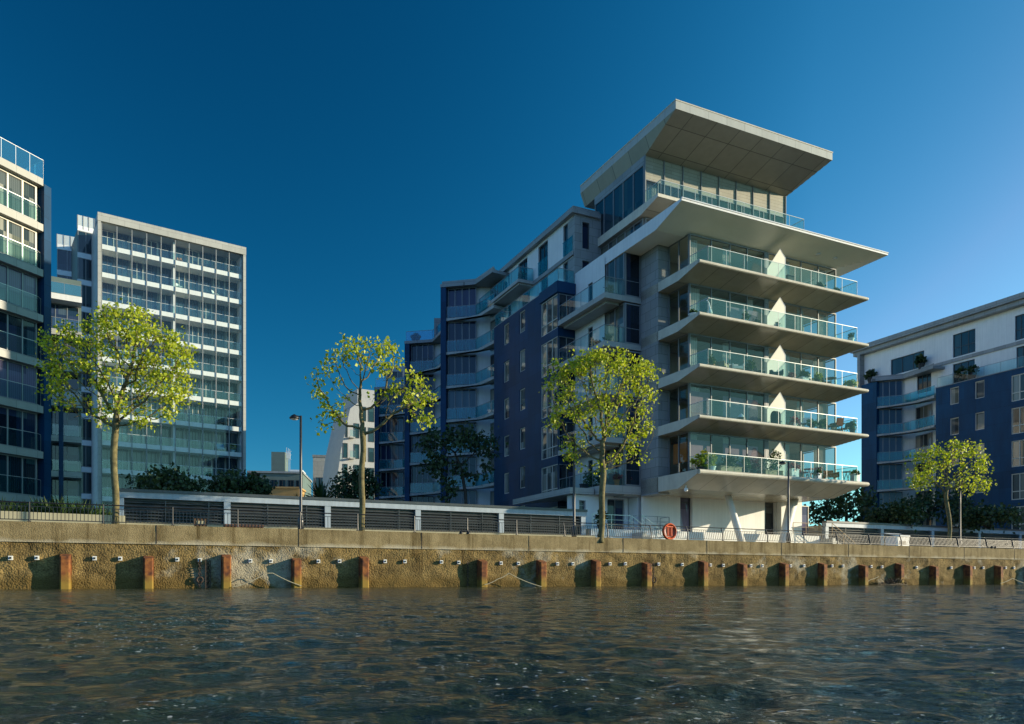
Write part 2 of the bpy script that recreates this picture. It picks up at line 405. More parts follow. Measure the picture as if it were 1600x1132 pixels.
def pile_mat():
    m, nt, out = nmat('rusty_pile_steel'); L = nt.links.new
    b = N(nt, 'ShaderNodeBsdfPrincipled', Roughness=.85)
    tc = N(nt, 'ShaderNodeTexCoord'); sp = N(nt, 'ShaderNodeSeparateXYZ'); L(tc.outputs['Object'], sp.inputs[0])
    oi = N(nt, 'ShaderNodeObjectInfo')
    n1 = N(nt, 'ShaderNodeTexNoise', Scale=5.0, Detail=6.0, noise_dimensions='4D'); L(tc.outputs['Object'], n1.inputs['Vector'])
    mu = N(nt, 'ShaderNodeMath', operation='MULTIPLY'); mu.inputs[1].default_value = 40; L(oi.outputs['Random'], mu.inputs[0]); L(mu.outputs[0], n1.inputs['W'])
    r1 = ramp(nt, [(.3, (.05,.016,.008)), (.5, (.18,.055,.012)), (.62, (.28,.10,.02)), (.75, (.09,.038,.016))]); L(n1.outputs['Fac'], r1.inputs['Fac'])
    ad = N(nt, 'ShaderNodeMath', operation='MULTIPLY_ADD'); L(n1.outputs['Fac'], ad.inputs[0]); ad.inputs[1].default_value = -.5; L(sp.outputs[2], ad.inputs[2])
    mr = N(nt, 'ShaderNodeMapRange'); L(ad.outputs[0], mr.inputs[0])
    mr.inputs[1].default_value = -.05; mr.inputs[2].default_value = .34; mr.inputs[3].default_value = 1; mr.inputs[4].default_value = 0
    mx = N(nt, 'ShaderNodeMix', data_type='RGBA'); L(mr.outputs[0], mx.inputs[0]); L(r1.outputs[0], mx.inputs[6]); mx.inputs[7].default_value = (.25,.155,.02,1)
    L(mx.outputs[2], b.inputs['Base Color'])
    bp = N(nt, 'ShaderNodeBump', Strength=.5, Distance=.02); L(n1.outputs['Fac'], bp.inputs['Height']); L(bp.outputs['Normal'], b.inputs['Normal'])
    L(b.outputs['BSDF'], out.inputs['Surface'])
    return m
M['pile'] = pile_mat()

def water_mat():
    m, nt, out = nmat('river_water'); L = nt.links.new
    b = N(nt, 'ShaderNodeBsdfPrincipled', Roughness=.06, IOR=1.33)
    tc = N(nt, 'ShaderNodeTexCoord')
    n0 = N(nt, 'ShaderNodeTexNoise', Scale=.12, Detail=3.0); L(tc.outputs['Object'], n0.inputs['Vector'])
    r0 = ramp(nt, [(.35, (.016,.028,.017)), (.65, (.032,.040,.021))]); L(n0.outputs['Fac'], r0.inputs['Fac'])
    # foam-white flecks in drifting bands, painted for the sparkle on the water
    nf = N(nt, 'ShaderNodeTexNoise', Scale=30.0, Detail=2.0, Roughness=.5); L(tc.outputs['Object'], nf.inputs['Vector'])
    nb = N(nt, 'ShaderNodeTexNoise', Scale=.55, Detail=3.0); L(tc.outputs['Object'], nb.inputs['Vector'])
    rf = ramp(nt, [(.66, (0,0,0)), (.69, (1,1,1))]); L(nf.outputs['Fac'], rf.inputs['Fac'])
    rb = ramp(nt, [(.47, (0,0,0)), (.60, (1,1,1))]); L(nb.outputs['Fac'], rb.inputs['Fac'])
    mf = N(nt, 'ShaderNodeMath', operation='MULTIPLY'); L(rf.outputs[0], mf.inputs[0]); L(rb.outputs[0], mf.inputs[1])
    mxf = N(nt, 'ShaderNodeMix', data_type='RGBA'); L(mf.outputs[0], mxf.inputs[0]); L(r0.outputs[0], mxf.inputs[6]); mxf.inputs[7].default_value = (.62,.64,.62,1)
    L(mxf.outputs[2], b.inputs['Base Color'])
    mp = N(nt, 'ShaderNodeMapping'); mp.inputs['Scale'].default_value = (1, 1.7, 1); mp.inputs['Rotation'].default_value = (0,0,R(12)); L(tc.outputs['Object'], mp.inputs[0])
    n1 = N(nt, 'ShaderNodeTexNoise', Scale=9.0, Detail=5.0, Roughness=.65, Distortion=.6); L(mp.outputs[0], n1.inputs['Vector'])
    n2 = N(nt, 'ShaderNodeTexNoise', Scale=2.4, Detail=4.0, Roughness=.55); L(mp.outputs[0], n2.inputs['Vector'])
    bp = N(nt, 'ShaderNodeBump', Strength=.6, Distance=.05); L(n1.outputs['Fac'], bp.inputs['Height'])
    bp2 = N(nt, 'ShaderNodeBump', Strength=.8, Distance=.10); L(n2.outputs['Fac'], bp2.inputs['Height']); L(bp.outputs['Normal'], bp2.inputs['Normal'])
    n3 = N(nt, 'ShaderNodeTexNoise', Scale=26.0, Detail=3.0, Roughness=.6); L(mp.outputs[0], n3.inputs['Vector'])
    bp3 = N(nt, 'ShaderNodeBump', Strength=.6, Distance=.014); L(n3.outputs['Fac'], bp3.inputs['Height']); L(bp2.outputs['Normal'], bp3.inputs['Normal'])
    L(bp3.outputs['Normal'], b.inputs['Normal'])
    L(b.outputs['BSDF'], out.inputs['Surface'])
    return m
M['water'] = water_mat()

# ------------------------------------------------------------------ shared building helpers
def wall_open(mb, g, s0, s1, z0, z1, ops, dep=.18, o=0.0):
    """a wall face on g with real openings (s0,s1,z0,z1) and their reveals"""
    ss = sorted({s0, s1} | {min(max(q, s0), s1) for op in ops for q in op[:2]})
    zz = sorted({z0, z1} | {min(max(q, z0), z1) for op in ops for q in op[2:4]})
    for i in range(len(ss)-1):
        for j in range(len(zz)-1):
            cs, cz = (ss[i]+ss[i+1])/2, (zz[j]+zz[j+1])/2
            if any(a < cs < b and c < cz < d for a, b, c, d in ops): continue
            mb.squad(g, ss[i], ss[i+1], o, zz[j], zz[j+1])
    for a, b, c, d in ops:
        for (p, q, zc, zd) in ((a, a, c, d), (b, b, c, d)):
            A, B = g.p(p, o), g.p(p, o-dep)
            mb.add([(A[0],A[1],zc),(B[0],B[1],zc),(B[0],B[1],zd),(A[0],A[1],zd)], [(0,1,2,3)])
        for z in (c, d):
            P = [g.p(a,o), g.p(b,o), g.p(b,o-dep), g.p(a,o-dep)]
            mb.add([(x,y,z) for x, y in P], [(0,1,2,3)])

def window(root, g, s0, s1, z0, z1, n=2, o=0.0, fr=.06, dep=.05, pane='pane_shade', frame='frame', trans=None, name='window', splits=None):
    """frame (part) with its panes (sub-part)"""
    b = root.get('zb', 0.0)
    mb = MB(b)
    mb.sbox(g, s0, s1, o-dep, o+dep, z0, z0+fr); mb.sbox(g, s0, s1, o-dep, o+dep, z1-fr, z1)
    xs = splits if splits is not None else [s0 + (s1-s0)*k/n for k in range(1, n)]
    for s in [s0+fr/2, s1-fr/2] + list(xs):
        mb.sbox(g, s-fr/2, s+fr/2, o-dep+.002, o+dep-.002, z0+fr, z1-fr)
    if trans:
        for t in (trans if hasattr(trans, '__len__') else [trans]):
            mb.sbox(g, s0+fr, s1-fr, o-dep+.004, o+dep-.004, t-fr/2, t+fr/2)
    f = mb.build(name, M[frame], root)
    pm = MB(b); pm.squad(g, s0+.01, s1-.01, o, z0+.01, z1-.01)
    pm.build('pane', M[pane], f)
    return f

def railing(part, zb, pts, z0, h=1.05, glass='glass', gap=1.5, post=True, rail='steel', pw=.022):
    """glass balustrade along plan points: panes and metalwork as sub-parts"""
    gm = MB(zb); mm = MB(zb)
    for (a, b) in zip(pts[:-1], pts[1:]):
        Ln = math.hypot(b[0]-a[0], b[1]-a[1]); n = max(1, round(Ln/gap))
        gm.add([(a[0],a[1],z0+.06),(b[0],b[1],z0+.06),(b[0],b[1],z0+h-.03),(a[0],a[1],z0+h-.03)], [(0,1,2,3)])
        mm.bar((a[0],a[1],z0+h), (b[0],b[1],z0+h), .035, .035)
        if post:
            for k in range(n+1):
                x, y = a[0]+(b[0]-a[0])*k/n, a[1]+(b[1]-a[1])*k/n
                mm.bar((x,y,z0), (x,y,z0+h-.02), pw)
    gm.build('glass_panel', M[glass], part)
    mm.build('handrail', M[rail], part)

def wing_slab(name, root, zb, u0, u1, v0, v1, ztop, tip, drop, dv, du, mats, duL=0.0, nu=28, nv=16, bull=0.0):
    """slab whose underside sweeps up to a thin edge at the front (dv), right (du), left (duL)"""
    def axis(a, b, fine_a, fine_b, n):
        xs = set(np.linspace(a, b, n).round(4).tolist())
        for w, base, sg in ((fine_a, a, 1), (fine_b, b, -1)):
            if w:
                for k in range(9): xs.add(round(base + sg*w*k/8, 4))
        return sorted(xs)
    us = axis(u0, u1, duL, du, 6); vs = axis(v0, v1, dv, 0, 4)
    def zbot(u, v):
        k = 1.0
        if dv: k = min(k, (v-v0)/dv)
        if du: k = min(k, (u1-u)/du)
        if duL: k = min(k, (u-u0)/duL)
        k = max(0, min(1, k))
        return ztop - tip - drop*k
    mb = MB(zb); nV = len(vs)
    idx = lambda i, j: i*nV + j
    vb = [(u, v, zbot(u, v)) for u in us for v in vs]
    fb = [(idx(i,j), idx(i,j+1), idx(i+1,j+1), idx(i+1,j)) for i in range(len(us)-1) for j in range(nV-1)]
    mb.mi = 1; mb.add(vb, fb)
    mb.mi = 0
    mb.add([(u0,v0,ztop),(u1,v0,ztop),(u1,v1,ztop),(u0,v1,ztop)], [(0,1,2,3)])
    for i in range(len(us)-1):
        for v in (v0, v1):
            mb.add([(us[i],v,zbot(us[i],v)),(us[i+1],v,zbot(us[i+1],v)),(us[i+1],v,ztop),(us[i],v,ztop)], [(0,1,2,3)])
    for j in range(nV-1):
        for u in (u0, u1):
            mb.add([(u,vs[j],zbot(u,vs[j])),(u,vs[j+1],zbot(u,vs[j+1])),(u,vs[j+1],ztop),(u,vs[j],ztop)], [(0,1,2,3)])
    if bull:   # rounded nosing along the front and round the right end
        r = bull
        mb.tube([(u0, v0, ztop-r), (u1, v0, ztop-r)], r, 10)
        mb.tube([(u1, v0, ztop-r), (u1, v1, ztop-r)], r, 10)
        mb.lathe((u1, v0, ztop-r), [(r*math.cos(a), r*math.sin(a)) for a in [R(q) for q in range(-80, 81, 20)]], 12)
    return mb.build(name, mats, root)
# ================================================================== the main riverside block
F0 = Frame(11.39, 46.4, 25.6)
ZB = GZ
B = bthing(F0, 'apartment_building', 'large stepped apartment block in the middle with cantilevered balconies and two white wing roofs', 'apartment building')
B['zb'] = ZB
def part(name, mb, mat, root=None, **k): return mb.build(name, M[mat] if isinstance(mat, str) else [M[q] for q in mat], root or B, **k)
LV = [19.88, 16.68, 13.52, 10.40, 7.08]           # balcony floors of the tower
FRONT = Seg(F0, (.88, 2.0), (13.9, 2.0))
LEFTW = Seg(F0, (.88, 4.1), (.88, 2.0))
XF = [FRONT.x(p) for p in (1111, 1140, 1167, 1197, 1226, 1251, 1278)]
for k, z in enumerate(LV):
    top = LV[k-1] - .62 if k else 22.42
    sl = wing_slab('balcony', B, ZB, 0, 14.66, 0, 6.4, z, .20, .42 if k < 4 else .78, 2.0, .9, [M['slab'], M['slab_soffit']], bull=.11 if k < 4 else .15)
    railing(sl, ZB, [(.9,1.98),(.95,.28),(14.0,.28),(13.95,1.98)], z, 1.08, 'glass', 1.5)
    # corner glazing: the left flat and the right flat are separate windows
    w1 = window(B, FRONT, 0.0, XF[3]-.12, z+.02, top, o=0, fr=.07, pane='win', splits=[XF[0], XF[1], XF[2]])
    w2 = window(B, FRONT, XF[3]+.12, 13.02, z+.02, top, o=0, fr=.07, pane='win', splits=[XF[4], XF[5], XF[6]])
    w3 = window(B, LEFTW, .02, 2.08, z+.02, top, o=0, fr=.06, pane='win', n=2)
    mb = MB(ZB); mb.sbox(FRONT, XF[3]-.118, XF[3]+.118, -.12, .06, z+.02, top); part('column', mb, 'grey_clad')
    mb = MB(ZB); mb.box(13.84, 13.90, 5.0, 6.3, z+.01, top+.1); part('wall', mb, 'grey_pale')
    ge = Seg(F0, (13.9, 2.02), (13.9, 5.0)); window(B, ge, .0, 2.98, z+.02, top, n=2, fr=.06, pane='win')
    # privacy screen between the two flats
    uf = 7.4
    mb = MB(ZB)
    prof = [(1.96, z+.05), (1.96, z+1.42), (.80, z+2.32), (.34, z+1.55), (.34, z+.05)]
    mb.add([(uf,v,zz) for v,zz in prof], [(0,1,2,3,4)])
    mb.mi = 1
    for (p0, p1) in zip(prof, prof[1:]+prof[:1]): mb.bar((uf,)+p0, (uf,)+p1, .03)
    part('privacy_screen', mb, ('frost','white_metal'))
    # curtains and rooms
    mb = MB(ZB)
    rnd = random.Random(40+k)
    spans = [(.2,.9),(3.0,3.6),(8.3,8.9),(11.2,12.4)] if k % 2 == 0 else [(.15,1.1),(5.0,5.6),(9.6,10.2),(11.6,12.6)]
    for (a, b) in spans:
        n = int((b-a)/.07)
        pts = [(FRONT.p(a+(b-a)*i/n, -.30 - .05*(i % 2))) for i in range(n+1)]
        for p, q in zip(pts[:-1], pts[1:]):
            mb.add([(p[0],p[1],z+.05),(q[0],q[1],z+.05),(q[0],q[1],top-.1),(p[0],p[1],top-.1)], [(0,1,2,3)])
    part('curtain', mb, 'curtain')
    if k in (3, 4, 1):
        mb = MB(ZB)
        for a, b, t in [(.05, 1.9, .45), (2.9, 5.9, .5)] if k != 1 else [(3.2, 5.9, .9)]:
            mb.sbox(FRONT, a, b, -.19, -.16, z+.06, top-t)
        part('blind', mb, 'curtain_mauve')
    if k == 4:
        mb = MB(ZB); mb.box(1.15, 1.25, 2.6, 4.0, z+.9, z+2.2); part('curtain', mb, 'orange_lamp')
    mb = MB(ZB); mb.box(7.35, 7.45, 2.16, 6.0, z+.01, top+.05); part('wall', mb, 'room_wall')
# the core behind the rooms
mb = MB(ZB); mb.box(.96, 13.82, 6.0, 8.2, 7.0, 22.9); part('wall', mb, 'room_wall')
# tall grey stone pier on the left of the tower with its reveal
mb = MB(ZB); mb.box(0, .92, 4.1, 6.06, 6.0, 22.9)
part('wall', mb, 'grey_clad')
# lower white wing roof
wing_slab('roof', B, ZB, -1.4, 16.6, -.13, 12.6, 23.25, .14, .72, 2.6, 3.2, [M['white'], M['soffit']])
mb = MB(ZB); mb.tube([(-1.4,-.13,23.27),(16.6,-.13,23.27),(16.6,6,23.27)], .05, 8); part('roof_edge', mb, 'white_metal')
mb = MB(ZB)
for u in (11.3, 12.9): mb.lathe((u, 1.2, 22.70), [(.16,-.03),(.16,.03)], 12)
part('downlight', mb, 'white_metal')
# storey between the two roofs, set back
UPL = Seg(F0, (.95, 12.7), (.95, 7.0)); UPF = Seg(F0, (.95, 7.0), (14.0, 7.0))
mb = MB(ZB); mb.box(1.05, 13.9, 7.1, 15, 23.2, 25.7); part('wall', mb, 'grey_pale')
window(B, UPL, .1, 5.6, 23.35, 25.6, n=5, pane='pane_pale'); window(B, UPF, .1, 12.9, 23.35, 25.6, n=9, pane='pane_pale')
# penthouse
PHZ = 26.3
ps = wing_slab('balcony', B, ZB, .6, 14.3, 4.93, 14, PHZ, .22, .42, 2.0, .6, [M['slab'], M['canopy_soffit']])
railing(ps, ZB, [(.95,6.8),(1.0,5.15),(14.15,5.15),(14.1,6.8)], PHZ, 1.08, 'glass', 1.5)
PHL = Seg(F0, (.91, 13.4), (.91, 6.9)); PHF = Seg(F0, (.91, 6.9), (14.04, 6.9))
window(B, PHL, .05, 6.48, PHZ+.02, 29.3, n=5, pane='pane_teal', fr=.08)
mb = MB(ZB); mb.sbox(PHL, 0, 6.5, -.05, .05, 29.3, 29.85); part('fascia', mb, 'grey_clad')
window(B, PHF, .05, 13.08, PHZ+.02, 28.25, n=12, pane='win', fr=.07)
mb = MB(ZB); mb.sbox(PHF, .02, 13.1, -.06, .03, 28.25, 29.85); part('fascia', mb, 'louvre_wood')
mb = MB(ZB)
for k in range(9): mb.sbox(PHF, 13.1*k/8-.03, 13.1*k/8+.03, .03, .12, PHZ+.02, 29.85)
part('mullion', mb, 'frame')
mb = MB(ZB); mb.box(1.2, 13.8, 10.5, 12, PHZ, 29.8); part('wall', mb, 'room_wall')
mb = MB(ZB); mb.box(13.95, 14.0, 7.0, 13, PHZ, 29.8); part('wall', mb, 'grey_pale')
mb = MB(ZB)
n = 40
for a, b in ((.4,1.3),(4.6,5.6),(9.8,10.6)):
    for i in range(12):
        p = PHF.p(a+(b-a)*i/12, -.3-.05*(i%2)); q = PHF.p(a+(b-a)*(i+1)/12, -.3-.05*((i+1)%2))
        mb.add([(p[0],p[1],PHZ+.05),(q[0],q[1],PHZ+.05),(q[0],q[1],28.2),(p[0],p[1],28.2)], [(0,1,2,3)])
part('curtain', mb, 'curtain')
# upper wing roof
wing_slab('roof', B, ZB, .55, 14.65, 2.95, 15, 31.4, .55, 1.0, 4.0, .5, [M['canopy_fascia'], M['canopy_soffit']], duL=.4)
mb = MB(ZB); mb.tube([(.55,15,31.42),(.55,2.95,31.42),(14.65,2.95,31.42),(14.65,15,31.42)], .05, 8); part('roof_edge', mb, 'slab')

# ------------------------------------------------------------------ stepped wing to the left of the tower
# glass corner bays with balconies
GBF = Seg(F0, (-1.3, 6.07), (0, 6.07)); GBL = Seg(F0, (-1.3, 8.3), (-1.3, 6.07))
LB = [19.45, 16.25, 13.05, 9.85, 6.65]
WHT = Seg(F0, (-1.45, 12.45), (-1.45, 8.3))       # white wall beside the balconies
ops = []
for z in LB: ops.append((WHT.x(919), WHT.x(926), z+.05, z+2.3))
mb = MB(ZB); wall_open(mb, WHT, 0, WHT.L, 6.0, 22.9, ops); part('wall', mb, 'white')
mb = MB(ZB); mb.box(-1.2, 13.0, 8.45, 26, 2.2, 22.85); part('wall', mb, 'white')
mb = MB(ZB); mb.box(-1.25, 0, 6.2, 8.44, 6.0, 6.3); mb.box(-1.3, 0, 6.07, 8.44, 22.55, 22.95); part('fascia', mb, 'grey_pale')
for k, z in enumerate(LB):
    zt = (LB[k-1]-.45) if k else 22.55
    window(B, WHT, ops[k][0], ops[k][1], ops[k][2], ops[k][3], n=1, o=-.14, pane='pane_teal', frame='frame_dark')
    window(B, GBF, .02, 1.28, z+.02, zt, n=1, pane='pane_shade', fr=.09, frame='frame')
    window(B, GBL, .0, 2.21, z+.02, zt, n=2, pane='pane_pale', fr=.08, frame='frame')
    mb = MB(ZB)
    mb.prism([(-2.92,6.0),(-.02,6.0),(-.02,6.06),(-1.3,6.5),(-1.46,12.38),(-2.92,12.38)], z-.36, z)
    mb.prism([(-2.5,6.5),(-1.47,6.5),(-1.47,12.3),(-2.5,12.3)], z-.52, z-.362)
    bl = part('balcony', mb, 'grey_pale')
    railing(bl, ZB, [(-2.86,12.3),(-2.86,6.08),(-.1,6.08)], z, 1.08, 'glass', 1.4, rail='frame')
    mb = MB(ZB); mb.box(-1.3, -.01, 6.09, 8.3, z-.36, z-.002); mb.box(-1.1, -.05, 7.6, 7.7, z, zt) ; part('floor', mb, 'grey_pale')
# blue block
BLL = Seg(F0, (-2.92, 23.9), (-2.92, 12.4)); BLF = Seg(F0, (-2.92, 12.4), (-1.45, 12.4))
ZTOP = 22.35
ops = []; sm = []
for px0, px1, py0, py1 in ((811.5,820.5,489,524),(787,795.5,509,541)):
    s0, za = BLL.hit(px0, py0); s1, zb_ = BLL.hit(px1, py1)
    h = 1.75
    for k in range(6):
        ops.append((s0, s1, za-h-3.16*k, za-3.16*k)); sm.append(ops[-1])
bay0, bay1 = BLL.x(845.5), BLL.L-.06
zbays = [(21.55-3.16*k, 21.55-2.55-3.16*k) for k in range(6)]
for zt, z0 in zbays: ops.append((bay0, bay1, z0, zt))
mb = MB(ZB); wall_open(mb, BLL, 0, BLL.L, 2.3, ZTOP, ops)
opf = [(.06, 1.47, z0, zt) for zt, z0 in zbays]
wall_open(mb, BLF, 0, BLF.L, 2.3, ZTOP, opf)
mb.prism([(-2.7,23.9),(-2.7,12.65),(-1.45,12.65),(-1.45,23.9)], 2.3, ZTOP-.02)
mb.box(-2.92, -1.45, 12.4, 23.9, ZTOP-.018, ZTOP)
mb.add([(-2.92,23.9,2.3),(-1.45,23.9,2.3),(-1.45,23.9,ZTOP),(-2.92,23.9,ZTOP)], [(0,1,2,3)])
part('wall', mb, 'navy')
for a, b, c, d in sm: window(B, BLL, a, b, c, d, n=1, o=-.12, pane='pane_pale', frame='frame_pale', fr=.07)
for zt, z0 in zbays:
    window(B, BLL, bay0, bay1, z0, zt, n=3, o=-.08, pane='pane_pale', frame='frame_pale', fr=.06, trans=z0+.75)
    window(B, BLF, .06, 1.45, z0, zt, n=2, o=-.08, pane='pane_shade', frame='frame', fr=.06)
mb = MB(ZB); mb.sbox(BLL, bay0-.1, BLL.L+.1, .02, .12, 21.6, 22.42); mb.sbox(BLF, -.08, 1.45, .02, .12, 21.6, 22.42); cp = part('fascia', mb, 'navy')
mb = MB(ZB); mb.sbox(BLL, 0, BLL.L, -.2, .01, ZTOP, ZTOP+.06); ter = part('terrace', mb, 'grey_clad')
railing(ter, ZB, [(-2.85,23.8),(-2.85,12.5),(-1.5,12.5)], ZTOP+.05, 1.05, 'glass_teal', 1.6, rail='frame')
# white storeys above the blue block
UW = Seg(F0, (-1.4, 26.4), (-1.4, 12.62))
zc, zr = 25.0, 27.75
def wx(p): return UW.x(p)
opu = [(wx(a), wx(b), zc+.15, zr-.2) for a, b in ((880,895.5),(841,856),(810,824),(784,796))]
opl = [(wx(a), wx(b), ZTOP+.08, zc-.35) for a, b in ((880,895.5),(845,856),(815,828),(788,799))]
mb = MB(ZB); wall_open(mb, UW, 0, UW.L, ZTOP-.3, zr, opu+opl, .2); 
mb.box(-1.15, 7, 12.9, 26.3, ZTOP-.3, zr); part('wall', mb, 'white')
for a, b, c, d in opu:
    w = window(B, UW, a, b, c, d, n=2, o=-.15, pane='pane_teal', frame='frame_dark')
for a, b, c, d in opl: window(B, UW, a, b, c, d, n=2, o=-.15, pane='pane_teal', frame='frame_dark')
for a, b, c, d in opu[:2]:
    mb = MB(ZB); mb.squad(UW, a+.03, b-.03, .04, c, c+1.05); mb.sbox(UW, a, b, .02, .06, c+1.05, c+1.1)
    part('glass_guard', mb, 'glass_teal')
mb = MB(ZB); mb.sbox(UW, 0, UW.L, .0, .14, zc-.28, zc+.02); part('fascia', mb, 'grey_clad')
mb = MB(ZB)
mb.prism([(-1.75,12.3),(.7,12.3),(.7,13.6),(7,13.6),(7,26.4),(-1.75,26.4)], zr, zr+.22)
mb.prism([(-1.62,12.42),(.7,12.42),(.7,13.6),(7,13.6),(7,26.4),(-1.62,26.4)], zr+.221, zr+.55)
part('roof', mb, 'grey_clad')
# grey clad return with window strips
GR = Seg(F0, (-1.42, 12.5), (.9, 12.5))
o1 = [(GR.x(910), GR.x(921), 25.3, 27.3), (GR.x(910), GR.x(921), 22.5, 24.4)]
mb = MB(ZB); wall_open(mb, GR, 0, GR.L, 22.2, 28.25, o1, .2); mb.box(-1.40, .9, 12.72, 13.6, 22.2, 27.7)
mb.add([(-1.42,12.5,22.2),(-1.42,12.72,22.2),(-1.42,12.72,28.25),(-1.42,12.5,28.25)], [(0,1,2,3)])
part('wall', mb, 'grey_clad')
for a, b, c, d in o1: window(B, GR, a, b, c, d, n=1, o=-.15, pane='pane_shade', frame='frame_dark')
# projecting balcony of the upper storey, running back to the end bay
mb = MB(ZB)
mb.prism([(-2.9,19.1),(-1.42,19.1),(-1.42,26.4),(-2.9,27.6)], zc-.25, zc)
mb.prism([(-2.75,19.3),(-1.42,19.3),(-1.42,26.4),(-2.75,27.4)], zc-.38, zc-.252)
bl = part('balcony', mb, 'grey_pale')
railing(bl, ZB, [(-2.84,27.4),(-2.84,19.18),(-1.5,19.18)], zc, 1.05, 'glass_teal', 1.4, rail='frame')

# ------------------------------------------------------------------ end bay facing the river at the far end of the wing, and its like
def bay_stack(root, F, A, Bp, Cp, back, ztop, zlow, sh, fins=True, finmat='navy', fin_to=None, pane='pane_shade', roof=True, railtop=False, glass='glass_teal', wallmat='white'):
    """storeys of a bay: windows A-Bp facing out, balcony edge running on from Bp to Cp"""
    zb = root['zb']
    g = Seg(F, A, Bp); h = Seg(F, Bp, Cp)
    back_a = (A[0]-g.n[0]*back, A[1]-g.n[1]*back); back_c = (Cp[0]-g.n[0]*back, Cp[1]-g.n[1]*back)
    ins = .35
    z = ztop
    # rear body
    i0 = g.p(.02, -.45); i1 = g.p(g.L, -.45)
    mb = MB(zb); mb.prism([g.p(.02,-.62), g.p(g.L-.1,-.62), h.p(.25,-1.5), h.p(h.L+.05,-1.5), back_c, back_a], zlow, ztop-.3); mb.build('wall', M[wallmat], root)
    ks = int((ztop-zlow)/sh + .5)
    for k in range(ks):
        zf = ztop - sh*(k+1)
        zcap = zf + sh - .30
        window(root, g, .06, g.L-.02, zf+.02, zcap, n=4, o=-.42, pane=pane, fr=.07)
        rs = Seg(F, h.p(.2,-1.45), h.p(h.L, -1.45))
        if rs.L > 1.2: window(root, rs, .15, min(rs.L-.3, 2.4), zf+.02, zcap-.1, n=2, o=.05, pane='pane_pale', fr=.07)
        mb = MB(zb); mb.prism([g.p(0,-.02), g.p(g.L,0), h.p(h.L,0), h.p(h.L,-1.55), g.p(.02,-.75)], zf-.26, zf)
        bl = mb.build('balcony', M['grey_pale'], root)
        railing(bl, zb, [g.p(.05,-.08), g.p(g.L,-.08), h.p(h.L-.02,-.08)], zf, 1.05, glass, 1.1, rail='frame')
    if fins:
        mb = MB(zb); f1 = g.p(-.55, -.1); f0 = g.p(-.04, .12)
        mb.prism([g.p(-.50,.10), g.p(0,.10), g.p(0,-.5), g.p(.0,-back), g.p(-.50,-back)], zlow, ztop-.02); mb.build('wall', M[finmat], root)
    mb = MB(zb)
    mb.prism([g.p(-.52,.14), g.p(g.L,.14), h.p(h.L,.14), h.p(h.L,-1.55), back_c, back_a], ztop-.28, ztop)
    if roof: mb.prism([g.p(-.4,.0), g.p(g.L,.0), h.p(h.L,.0), back_c, back_a], ztop+.001, ztop+.28)
    rf = mb.build('roof', M['grey_clad'], root)
    if railtop:
        railing(rf, zb, [g.p(-.4,-.05), g.p(g.L,-.05), h.p(h.L,-.05)], ztop, 1.0, 'glass_blue', 1.4, rail='frame')

def loc(F, px, Y): 
    x = (px-800)/FPX*Y
    return F.l(x, Y)
bay_stack(B, F0, loc(F0, 697, 70.2), loc(F0, 743, 69.6), (-2.92, 24.0), 7.0, 27.55, 2.3, 3.12)
# ------------------------------------------------------------------ ground floor under the tower
GF = Seg(F0, (0, 6.0), (14.6, 6.0))
zs = 6.55
rec = [(GF.x(1063), GF.x(1082)), (GF.x(1195), GF.x(1212))]
mb = MB(ZB); wall_open(mb, GF, 0, GF.x(1243), 2.3, zs, [(a,b,3.62,zs-.1) for a,b in rec], .35)
mb.box(0, 14.0, 6.4, 8.44, 2.3, zs); part('wall', mb, 'white')
for (a,b),pn in zip(rec, ('pane_lilac','pane_pale')): window(B, GF, a, b, 3.62, zs-.1, n=1, o=-.3, pane=pn, frame='frame_dark', trans=5.75)
mb = MB(ZB); mb.sbox(GF, GF.x(1198), GF.x(1238), 1.2, 3.0, 2.3, 6.3) if False else mb.sbox(GF, GF.x(1213), GF.x(1245), .05, .5, 2.3, zs); part('column', mb, 'white')
window(B, GF, GF.x(1247), GF.x(1266), 3.62, 6.0, n=1, o=-.2, pane='pane_lilac', frame='frame_pale')
mb = MB(ZB); mb.sbox(GF, GF.x(1243), 14.6, -.4, -.1, 6.0, zs+.01); part('fascia', mb, 'white')
G2 = Seg(F0, (-4.45, 7.5), (0, 7.5))
w0 = [(G2.x(905), G2.x(915), 3.62, 5.7), (G2.x(949), G2.x(976), 3.62, 5.9), (G2.x(981), G2.x(999), 3.62, 6.0)]
mb = MB(ZB); wall_open(mb, G2, 0, G2.L, 2.3, 6.08, w0, .25); mb.box(-4.4, -.02, 7.8, 8.44, 2.3, 6.07); part('wall', mb, 'white')
for (a,b,c,d), pn, n in zip(w0, ('pane_shade','pane_shade','pane_lilac'), (1,2,1)): window(B, G2, a, b, c, d, n=n, o=-.2, pane=pn, frame='frame', trans=(c+d)/2+.7 if n == 1 else None)
mb = MB(ZB); mb.prism([(-4.9,7.2),(-3.0,7.2),(-3.0,12.3),(-4.9,16)], 6.09, 6.5); mb.box(-2.9,-.015,6.01,8.4,6.09,6.3); part('fascia', mb, 'grey_pale')
# leaning columns under the overhang
for (t, f, r0, r1) in (((5.43,3.83,6.70),(6.85,3.5,2.2),.22,.27), ((12.2,4.14,6.72),(10.1,3.5,2.2),.40,.27)):
    mb = MB(ZB); mb.tube([f, tuple(f[i]+(t[i]-f[i])*.5 for i in range(3)), t], [r1, (r0+r1)/2, r0], 20); part('column', mb, 'white', smooth=True)
# security cameras by the overhang
mb = MB(ZB); mb.tube([(.3,1.6,6.42),(.3,1.6,6.1)], .04, 8); mb.lathe((.3,1.6,5.86), [(.02,0),(.12,.06),(.13,.2),(.06,.26)], 12)
part('camera_dome', mb, 'white_metal')
# ================================================================== blocks behind and beside
DECK = 4.45
def ploc(px, Y): return ((px-800)/FPX*Y, Y)
